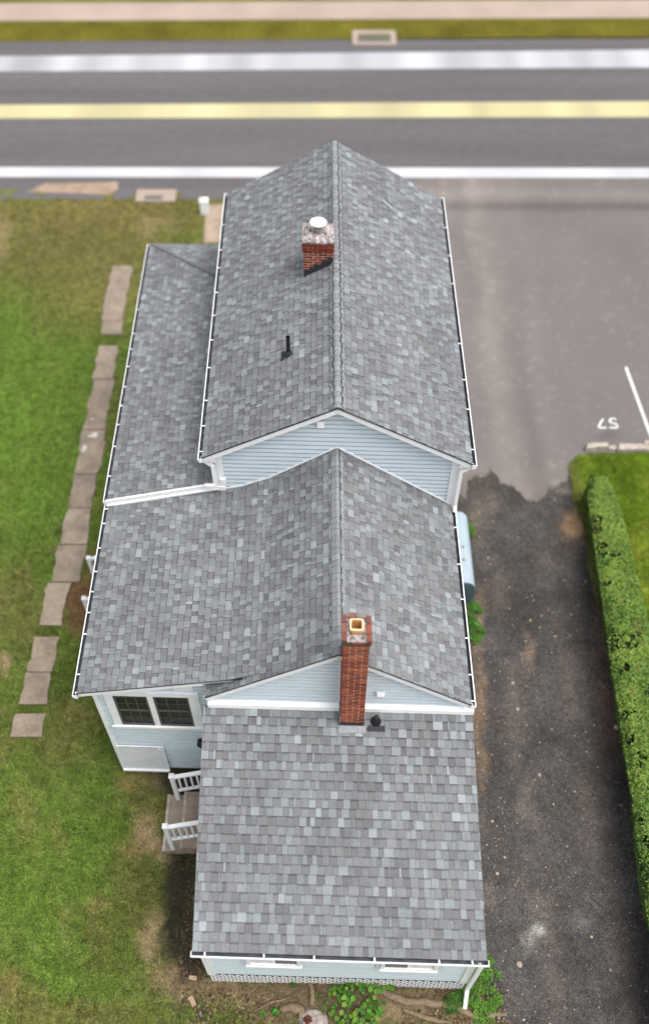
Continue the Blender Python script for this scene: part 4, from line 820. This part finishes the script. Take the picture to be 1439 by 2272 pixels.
# oil tank beside the right wall
def tank():
    t = tag(empty('oil_tank', (3.12, 14.2, 0)), 'pale blue grey oil tank lying along the right wall under the gutter', 'tank')
    y0, y1, xc, hw_, zc, hh = 13.10, 15.25, 3.17, .36, .84, .52
    def prof(s, n=24):
        P = []
        for k in range(n):
            a = 2*math.pi*k/n; cx_, sz = math.cos(a), math.sin(a); P.append((xc+hw_*s*math.copysign(abs(cx_)**.8, cx_), zc+hh*s*math.copysign(abs(sz)**.7, sz)))
        return P
    mb = MB(); A = [(p[0], y0, p[1]) for p in prof(1)]; B = [(p[0], y1, p[1]) for p in prof(1)]; loft(mb, A, B); B2 = [(p[0], y1+.06, p[1]) for p in prof(.93)]; loft(mb, B, B2); mb.poly(B2); obj('shell', mb, M['tank'], t, smooth=True)
    mb = MB(); A2 = [(p[0], y0-.045, p[1]) for p in prof(.95)]; A3 = [(p[0], y0-.07, p[1]) for p in prof(.6)]; loft(mb, A, A2); loft(mb, A2, A3); mb.poly(A3[::-1]); obj('end_plate', mb, M['tankend'], t, smooth=True)
    mb = MB(); A4 = [(p[0], y0-.03, p[1]) for p in prof(1.02)]; A5 = [(p[0], y0+.015, p[1]) for p in prof(1.02)]; loft(mb, A4, A5); obj('rim', mb, M['tank'], t, smooth=True)
    for xx, yy in ((3.28, 14.15), (3.27, 13.75)): mb = MB(); mb.tube([(xx, yy, zc+hh-.05), (xx, yy, zc+hh+.05)], .028, 10); obj('filler_cap', mb, M['metal'], t)
    for xx in (2.92, 3.42):
        for yy in (13.1, 15.1): mb = MB(); mb.tube([(xx, yy, 0), (xx, yy, .45)], .022, 8); obj('leg', mb, M['metal'], t)
tank()

# ---------------------------------------------------------------- leaves
def leafcloud(P, N, size, col, jitter=.6, seedcol=(.6, 1.45)):
    """folded diamond leaves at points P with rough normals N"""
    n = len(P); N = N+rng.normal(0, jitter, (n, 3)); N /= np.linalg.norm(N, axis=1)[:, None]
    a = np.cross(N, rng.normal(0, 1, (n, 3))); a /= np.linalg.norm(a, axis=1)[:, None]; b = np.cross(N, a)
    s = (size*rng.uniform(.6, 1.35, n))[:, None]; c_ = P
    V = np.stack([c_-a*s*.5, c_-b*s*.30+N*s*.06, c_+a*s*.5, c_+b*s*.30+N*s*.06], 1).reshape(-1, 3)
    F0 = np.arange(n)[:, None]*4; Fc = np.concatenate([F0+np.array([[0, 1, 2]]), F0+np.array([[0, 2, 3]])], 1).reshape(-1, 3)
    cc = col*rng.uniform(*seedcol, (n, 1)); return V, Fc, np.repeat(cc, 2, axis=0)

# clipped hedge
def hedge():
    HZ = 1.15
    xl = lambda Y: np.interp(Y, [2, 6, 7.9, 10.6, 13.1, 15.6, 16.6], [6.20, 6.28, 6.42, 6.52, 6.66, 6.80, 6.88]); xr = lambda Y: np.interp(Y, [2, 6, 12.2, 15.2, 16.6], [7.68, 7.68, 7.66, 7.64, 7.50])
    y1 = 16.72; y0 = 2.0
    t = tag(empty('hedge', (7, 9.5, .05)), 'long clipped green hedge running beside the dark driveway', 'hedge')
    lump = lambda s, y: (fbm(s, y, 1.6, 3, 70)-.5)*.22+(fbm(s, y, 5, 3, 71)-.5)*.12
    # inner mass
    ys = np.linspace(y0, y1-.2, 60); mb = MB(); sec = []
    for y in ys:
        k = 1-max(0, (y-(y1-.7))/.7)**2*.2; a, b = float(xl(y))+.16, float(xr(y))-.12; m = (a+b)/2; h = (b-a)/2*k
        sec.append([(m-h+.22, y, .0), (m-h, y, HZ-.22), (m-h+.08, y, HZ-.12), (m+h-.08, y, HZ-.12), (m+h, y, HZ-.22), (m+h, y, .0)])
    for k in range(len(sec)-1):
        for j in range(5): mb.poly([sec[k][j], sec[k][j+1], sec[k+1][j+1], sec[k+1][j]])
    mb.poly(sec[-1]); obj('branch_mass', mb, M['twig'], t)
    Vs, Fs, Cs = [], [], []; off = 0
    def add(P, N, size, col, **k):
        nonlocal off
        V, Fc, c = leafcloud(P, N, size, col, **k); Vs.append(V); Fs.append(Fc+off); Cs.append(c); off += len(V)
    rim = lambda Y: np.clip((Y-(y1-.7))/.7, 0, 1)**2
    def inset(Y, a, b): k = 1-rim(Y)*.18; m = (a+b)/2; h = (b-a)/2*k; return m-h, m+h
    n = 66000; Y = rng.uniform(y0, y1-.05, n); a, b = inset(Y, xl(Y), xr(Y)); f = rng.random(n); X = a+(b-a)*f
    ln = lump(X, Y); edge = np.exp(-(np.minimum(X-a, (b-X)*3)/.12)**2)
    gap = (fbm(X, Y, 3.4, 3, 72) > .30+.16*np.exp(-((X-a)/.25)**2)); k = gap | (rng.random(n) < .12)
    Z = HZ+ln*.45-.09*edge-rng.exponential(.025, n)
    shade = np.clip((fbm(X, Y, 1.2, 4, 73)-.35)*2.2, 0, 1)[:, None]
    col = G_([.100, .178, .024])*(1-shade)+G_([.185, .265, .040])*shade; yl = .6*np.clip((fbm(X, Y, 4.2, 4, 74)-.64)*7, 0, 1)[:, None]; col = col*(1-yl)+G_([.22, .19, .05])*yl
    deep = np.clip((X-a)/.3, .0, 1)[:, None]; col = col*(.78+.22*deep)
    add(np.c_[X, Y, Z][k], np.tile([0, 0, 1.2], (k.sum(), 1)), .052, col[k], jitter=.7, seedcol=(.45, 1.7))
    n = 34000; Y = rng.uniform(y0, y1-.1, n); a, b = inset(Y, xl(Y), xr(Y)); Z = .02+(HZ-.06)*rng.random(n)**.8; ln = lump(Z*1.7+9, Y); X = a+.02-ln*.9+.24*(1-Z/HZ)+rng.exponential(.02, n)+.10*np.clip(Z/HZ-.85, 0, 1)*5
    k = (fbm(Z*1.2, Y, 3.2, 3, 75) > .36) | (rng.random(n) < .2)
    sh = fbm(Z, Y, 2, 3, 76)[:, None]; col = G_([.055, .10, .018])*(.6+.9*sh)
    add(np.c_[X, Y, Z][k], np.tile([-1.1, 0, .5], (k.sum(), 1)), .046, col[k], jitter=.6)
    n = 9000; Y = rng.uniform(y0, y1-.1, n); a, b = inset(Y, xl(Y), xr(Y)); Z = HZ*rng.random(n)**.7-.02; X = b-.03+lump(Z+30, Y)*.3
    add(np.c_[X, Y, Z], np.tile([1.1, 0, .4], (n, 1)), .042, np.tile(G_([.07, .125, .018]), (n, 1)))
    n = 3500; Z = HZ*rng.random(n)**.7; X = rng.uniform(6.95, 7.45, n); Y = y1-.06+lump(X, Z)*.4
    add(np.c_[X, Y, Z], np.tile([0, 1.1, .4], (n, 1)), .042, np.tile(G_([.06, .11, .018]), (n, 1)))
    o = npobj('foliage', np.concatenate(Vs), np.concatenate(Fs), np.concatenate(Cs), M['leaf'], t); 
hedge()

# weeds and small plants
def weed(name, label, cat, c, rx, ry, h, n, size, base, group=None, z0=.0):
    r = np.sqrt(rng.random(n)); th = rng.uniform(0, 6.28, n); X = c[0]+rx*r*np.cos(th); Y = c[1]+ry*r*np.sin(th)
    k = fbm(X, Y, 4.5, 4, 80)+.30*(1-r) > .52; X, Y, r = X[k], Y[k], r[k]; n = len(X)
    Z = z0+.02+h*(1-r**1.6)*rng.uniform(.25, 1, n)*(.5+fbm(X, Y, 6, 2, 81))
    V, Fc, cc = leafcloud(np.c_[X, Y, Z], np.tile([0, 0, .9], (n, 1)), size, np.tile(G_(base), (n, 1))*(.6+.9*fbm(X, Y, 7, 2, 82))[:, None])
    o = npobj(name, V, Fc, cc, M['leaf'], None, loc=(c[0], c[1], z0)); return tag(o, label, cat, group)
Wp = lambda u, v, z=0.: at(u, v, z)[:2]
weed('weed', 'feathery bright green weed growing at the far end of the oil tank', 'weed', (3.42, 15.45), .50, .70, .5, 4200, .045, (.055, .17, .012), 'weeds along the right wall')
weed('weed', 'low green weed clump growing at the near dark end of the oil tank', 'weed', (3.42, 12.75), .48, .75, .40, 4200, .045, (.05, .15, .012), 'weeds along the right wall')
weed('weed', 'narrow dark green weed strip by the gutter nearer the rear room', 'weed', (3.22, 11.75), .26, .55, .3, 1500, .04, (.05, .12, .012), 'weeds along the right wall')
weed('ground_cover', 'spreading bright green weed around the foot of the rear downspout', 'weed', Wp(1062, 2190), .50, .75, .22, 6500, .035, (.085, .20, .02))
weed('ground_cover', 'dark green creeping patch left of the rear downspout foot', 'weed', Wp(1005, 2222), .42, .28, .16, 2600, .032, (.045, .12, .014))
weed('ground_cover', 'thin pale green sprigs at the driveway corner beside the cut root', 'weed', Wp(1090, 2225), .13, .13, .1, 260, .03, (.08, .15, .03))
for u, v, r, lb in [(700, 2214, .10, 'small spiky green seedling in the bare soil below the lattice'), (718, 2238, .13, 'round green seedling just left of the broad leaved plant'), (583, 2254, .13, 'pale green sprout beside the long bent stick'), (612, 2246, .12, 'dark green sprout right of the pale one beside the stick'), (650, 2184, .08, 'tiny green sprout close under the lattice')]:
    weed('seedling', lb, 'seedling', Wp(u, v), r, r, .18, 170, .05, (.05, .16, .016), 'seedlings in the bare soil')
# broad leaved plant, each leaf a part
def leafmesh(nm, tone):
    mb = MB(); pr = [(0, .0, 0), (.42, .22, .03), (.40, .62, .05), (0, 1., -.04), (-.40, .62, .05), (-.42, .22, .03)]
    mb.poly([pr[0], pr[1], pr[2], pr[3]], tone); mb.poly([pr[0], pr[3], pr[4], pr[5]], tuple(c*.92 for c in tone)); o = obj(nm, mb, M['leaf'], None, loc=(0, 0, 0)); me = o.data; bpy.data.objects.remove(o); return me
LM = [leafmesh('leaf', c) for c in ((.075, .21, .012), (.055, .165, .012), (.11, .24, .015), (.04, .12, .012), (.14, .22, .02))]
def broad_plant(label, c, rx, ry, h, n, s0, s1, group=None, pw=.5):
    t = tag(empty('broad_leaved_plant', (c[0], c[1], 0)), label, 'plant', group); mb = MB(); pts = []
    for k in range(n):
        r = random.random()**pw; th = random.uniform(0, 6.28); x, y = c[0]+rx*r*math.cos(th), c[1]+ry*r*math.sin(th); z = .10+h*(1-r*r*.8)*random.uniform(.35, 1)
        o = bpy.data.objects.new('leaf', random.choice(LM)); C.objects.link(o); s = random.uniform(s0, s1); o.scale = (s, s, s)
        place(o, (x, y, z), t); o.rotation_euler = (random.gauss(0, .35), random.gauss(0, .35), random.uniform(0, 6.28))
        if k % 3 == 0: pts.append((x, y, z))
    for p in pts: mb.tube([(c[0]+(p[0]-c[0])*.25, c[1]+(p[1]-c[1])*.25, 0), (c[0]+(p[0]-c[0])*.7, c[1]+(p[1]-c[1])*.7, p[2]*.6), p], .006, 4, (.05, .09, .02))
    obj('stems', mb, M['leaf'], t)
broad_plant('bushy broad leaved green plant filling the soil under the middle of the lattice', Wp(790, 2228), .58, .50, .45, 150, .07, .13)
broad_plant('few large bright leaves of a plant reaching up the lattice, right of the bushy plant', Wp(836, 2178), .42, .18, .35, 34, .10, .17)

# exposed roots, sticks, rock, bricks
def root(label, px, rad, name='root', cat='root', m='bark', z=.02, group=None):
    pts = []; 
    for (u, v) in px: p = at(u, v, z); pts.append((p[0], p[1], float(gz(np.array([p[0]]), np.array([p[1]]))[0])+z+random.uniform(-.01, .01)))
    P = []; R_ = []
    for k in range(len(pts)-1):
        for f in (0, .33, .66):
            a, b = Vector(pts[k]), Vector(pts[k+1]); q = a.lerp(b, f); j = rad[k]*.25; P.append((q.x+random.uniform(-j, j), q.y+random.uniform(-j, j), q.z)); R_.append((rad[k]*(1-f)+rad[k+1]*f)*random.uniform(.82, 1.15))
    P.append(pts[-1]); R_.append(rad[-1]); mb = MB(); mb.tube(P, R_, 8); return tag(obj(name, mb, M[m], None, smooth=True), label, cat, group)
root('thick pale exposed root running right from the broad leaved plant to the driveway', [(815, 2178), (850, 2205), (900, 2222), (960, 2226), (1010, 2236), (1060, 2258)], [.05, .07, .08, .07, .07, .05])
root('cut pale root end sticking out over the edge of the driveway', [(1078, 2254), (1100, 2250), (1124, 2252)], [.05, .055, .02])
root('short brown root rising towards the lattice left of the seedlings', [(680, 2172), (688, 2190), (694, 2215), (690, 2232)], [.03, .05, .06, .05])
root('low root knuckle between the stick and the grey rock', [(620, 2240), (645, 2236), (668, 2244), (672, 2262)], [.05, .09, .09, .06])
root('thin root crossing the bare soil at the bottom right of the bushy plant', [(890, 2240), (920, 2250), (950, 2262), (985, 2268)], [.03, .045, .05, .03])
root('long bent pale stick lying below the lattice', [(566, 2243), (590, 2230), (604, 2224), (625, 2220), (644, 2214)], [.012, .02, .022, .02, .012], 'stick', 'stick', z=.04)
root('thin pale stick bent beside the rear left corner', [(434, 2196), (448, 2206), (456, 2218), (470, 2228)], [.008, .014, .014, .008], 'stick', 'stick', z=.03)
root('short stick lying close to the rear left corner', [(441, 2184), (450, 2196), (458, 2205)], [.008, .012, .008], 'stick', 'stick', z=.03)
root('slim twig standing out against the right part of the bare soil', [(968, 2262), (985, 2266), (1000, 2271)], [.015, .02, .012], 'stick', 'stick', z=.04)
def rock(label, c, r, h, m='rock', name='rock', cat='rock', n=9, z0=0., group=None, sq=1.):
    mb = MB(); rings = []; 
    for lv, (f, zf) in enumerate(((1.05, -.2), (1.0, .45), (.78, .9), (.35, 1.02))): rings.append([(c[0]+r*f*math.cos(6.283*k/n)*random.uniform(.85, 1.12), c[1]+r*sq*f*math.sin(6.283*k/n)*random.uniform(.85, 1.12), z0+h*zf*random.uniform(.9, 1.08)) for k in range(n)])
    for a, b in zip(rings, rings[1:]): loft(mb, a, b)
    mb.poly(rings[-1]); return tag(obj(name, mb, M[m], None), label, cat, group)
rock('big pale grey rock with red leaves on it at the bottom edge', Wp(696, 2268), .30, .20, 'rock', sq=.8, n=13)
rp = Wp(684, 2268); weed('red_plant', 'tuft of dry red leaves growing on the big grey rock', 'plant', rp, .11, .11, .16, 200, .05, (.13, .035, .018), z0=.14)
def brick_at(label, u, v, ang, c=(.30, .16, .10), group='loose bricks by the wall', s=1., m='brick'):
    p = at(u, v, .03); mb = MB(); a = Vector((math.cos(ang), math.sin(ang), 0)); e = .10*s; mb.bar(Vector(p)-a*e, Vector(p)+a*e, .095*s, .06, col=c); o = obj('brick', mb, M[m]); return tag(o, label, 'brick', group)
brick_at('reddish brown brick end lying under the white panel', 327, 1708, .6, s=.7); brick_at('smaller brown brick scrap right of the one under the white panel', 343, 1711, .1, s=.55)
brick_at('tan brick lying in the grass left of the thin sticks', 427, 2222, -1.0, (.36, .25, .17)); brick_at('broken tan brick at the rear left corner of the house', 428, 2170, -.2, (.40, .29, .19), s=.8)
for u, v, r, lb in [(1367, 1615, .075, 'white stone on the driveway close to the hedge'), (1146, 1575, .05, 'small pinkish stone on the driveway beside the rear gable'), (1136, 1517, .045, 'small white stone on the driveway near the gutter end'), (1150, 2140, .07, 'flat grey stone on the driveway right of the rear corner'), (1195, 1720, .04, 'small orange leaf coloured stone in mid driveway')]:
    rock(lb, Wp(u, v), r, .05, 'walk' if 'white' in lb else 'rock', 'stone', 'stone', 7, .02, 'stones on the driveway')

# granite kerb pieces at the right lot, concrete wheel stop
def slab_thing(name, label, cat, quad, z, m, group=None, rough=.012):
    P = [at(u, v, z) for u, v in quad]; mb = MB(); n = len(P)
    top = []
    for k in range(n):
        a, b = P[k], P[(k+1) % n]
        for f in (0, .25, .5, .75): q = a*(1-f)+b*f; top.append((q[0]+random.uniform(-rough, rough), q[1]+random.uniform(-rough, rough), z+random.uniform(-rough, rough)*.5))
    cx_ = sum(p[0] for p in top)/len(top); cy_ = sum(p[1] for p in top)/len(top)
    ins = [(cx_+(p[0]-cx_)*.97, cy_+(p[1]-cy_)*.94, p[2]+.008) for p in top]; bot = [(p[0], p[1], -.02) for p in top]
    mb.poly(ins); loft(mb, top, ins); loft(mb, bot, top); return tag(obj(name, mb, M[m]), label, cat, group)
slab_thing('kerb_stone', 'short rough granite kerb stone, the piece nearest the driveway', 'kerb stone', [(1300, 994), (1347, 990), (1348, 981), (1303, 983)], .16, 'granite', 'granite kerb stones behind the space')
slab_thing('kerb_stone', 'sunken brownish granite kerb stone between the two pale ones', 'kerb stone', [(1350, 997), (1369, 998), (1370, 988), (1349, 988)], .05, 'granite', 'granite kerb stones behind the space')
slab_thing('kerb_stone', 'long pale granite kerb stone running out of the right of the photo', 'kerb stone', [(1371, 997), (1480, 996), (1480, 984), (1371, 984)], .14, 'granite', 'granite kerb stones behind the space', .006)
slab_thing('wheel_stop', 'smooth white concrete block resting behind the long kerb stone', 'concrete block', [(1428, 985), (1480, 985), (1480, 977), (1428, 977)], .18, 'walk', None, .002)
# storm drains and the small posts at the road
def drain(label, quad, grate):
    c = [at(u, v, .05) for u, v in quad]; x0, x1 = c[0][0], c[1][0]; y0, y1 = c[0][1], c[2][1]
    t = tag(empty('storm_drain', ((x0+x1)/2, (y0+y1)/2, 0)), label, 'storm drain'); mb = MB(); gx0, gx1, gy0, gy1 = grate
    X0, X1, Y0, Y1 = x0+(x1-x0)*gx0, x0+(x1-x0)*gx1, y0+(y1-y0)*gy0, y0+(y1-y0)*gy1
    for b in ((x0, X0, y0, y1), (X1, x1, y0, y1), (X0, X1, y0, Y0), (X0, X1, Y1, y1)): mb.box(b[0], b[1], b[2], b[3], -.05, .07)
    obj('frame', mb, M['walk'], t); g = MB(); g.box(X0+.002, X1-.002, Y0+.002, Y1-.002, -.05, .0); obj('pit', g, M['gut'], t)
    n = 7
    for k in range(n): g = MB(); xx = X0+(X1-X0)*(k+.5)/n; g.box(xx-.018, xx+.018, Y0+.003, Y1-.003, .02, .045); obj('grate_bar', g, M['lead'], t)
drain('pale concrete storm drain with a dark grate at the near kerb of the road', [(300, 447), (388, 447), (388, 421)], (.22, .68, .08, .5))
drain('blurred pale storm drain in the far gutter of the road', [(782, 99), (879, 99), (879, 68)], (.12, .88, .15, .75))
p = at(455, 472, 0); mb = MB(); mb.box(p[0]-.14, p[0]+.14, p[1]-.12, p[1]+.12, -.05, .55); t = tag(empty('marker_post', (p[0], p[1], 0)), 'short white square post at the kerb near the front corner of the house', 'post'); obj('post', mb, M['white'], t)
mb = MB(); mb.hexa([(p[0]-.16, p[1]-.14, .55), (p[0]+.16, p[1]-.14, .55), (p[0]+.16, p[1]+.14, .55), (p[0]-.16, p[1]+.14, .55), (p[0]-.05, p[1]-.04, .62), (p[0]+.05, p[1]-.04, .62), (p[0]+.05, p[1]+.04, .62), (p[0]-.05, p[1]+.04, .62)]); obj('post_cap', mb, M['white'], t)
# kerb of the near verge and a strip of front walk beside the house

mb = MB(); q = [at(u, v, .0) for u, v in [(452, 540), (500, 540), (500, 455), (457, 455)]]; mb.poly([(p[0], p[1], .03) for p in q], (1.15, 1.1, 1.1)); tag(obj('front_path', mb, M['conc']), kind='structure')
mb = MB(); q = [at(u, v, .0) for u, v in [(100, 408), (262, 404), (262, 420), (240, 432), (60, 426)]]; mb.poly([(p[0], p[1], .010) for p in q], (1.1, 1.0, .95)); tag(obj('sand_patch', mb, M['conc']), kind='structure')
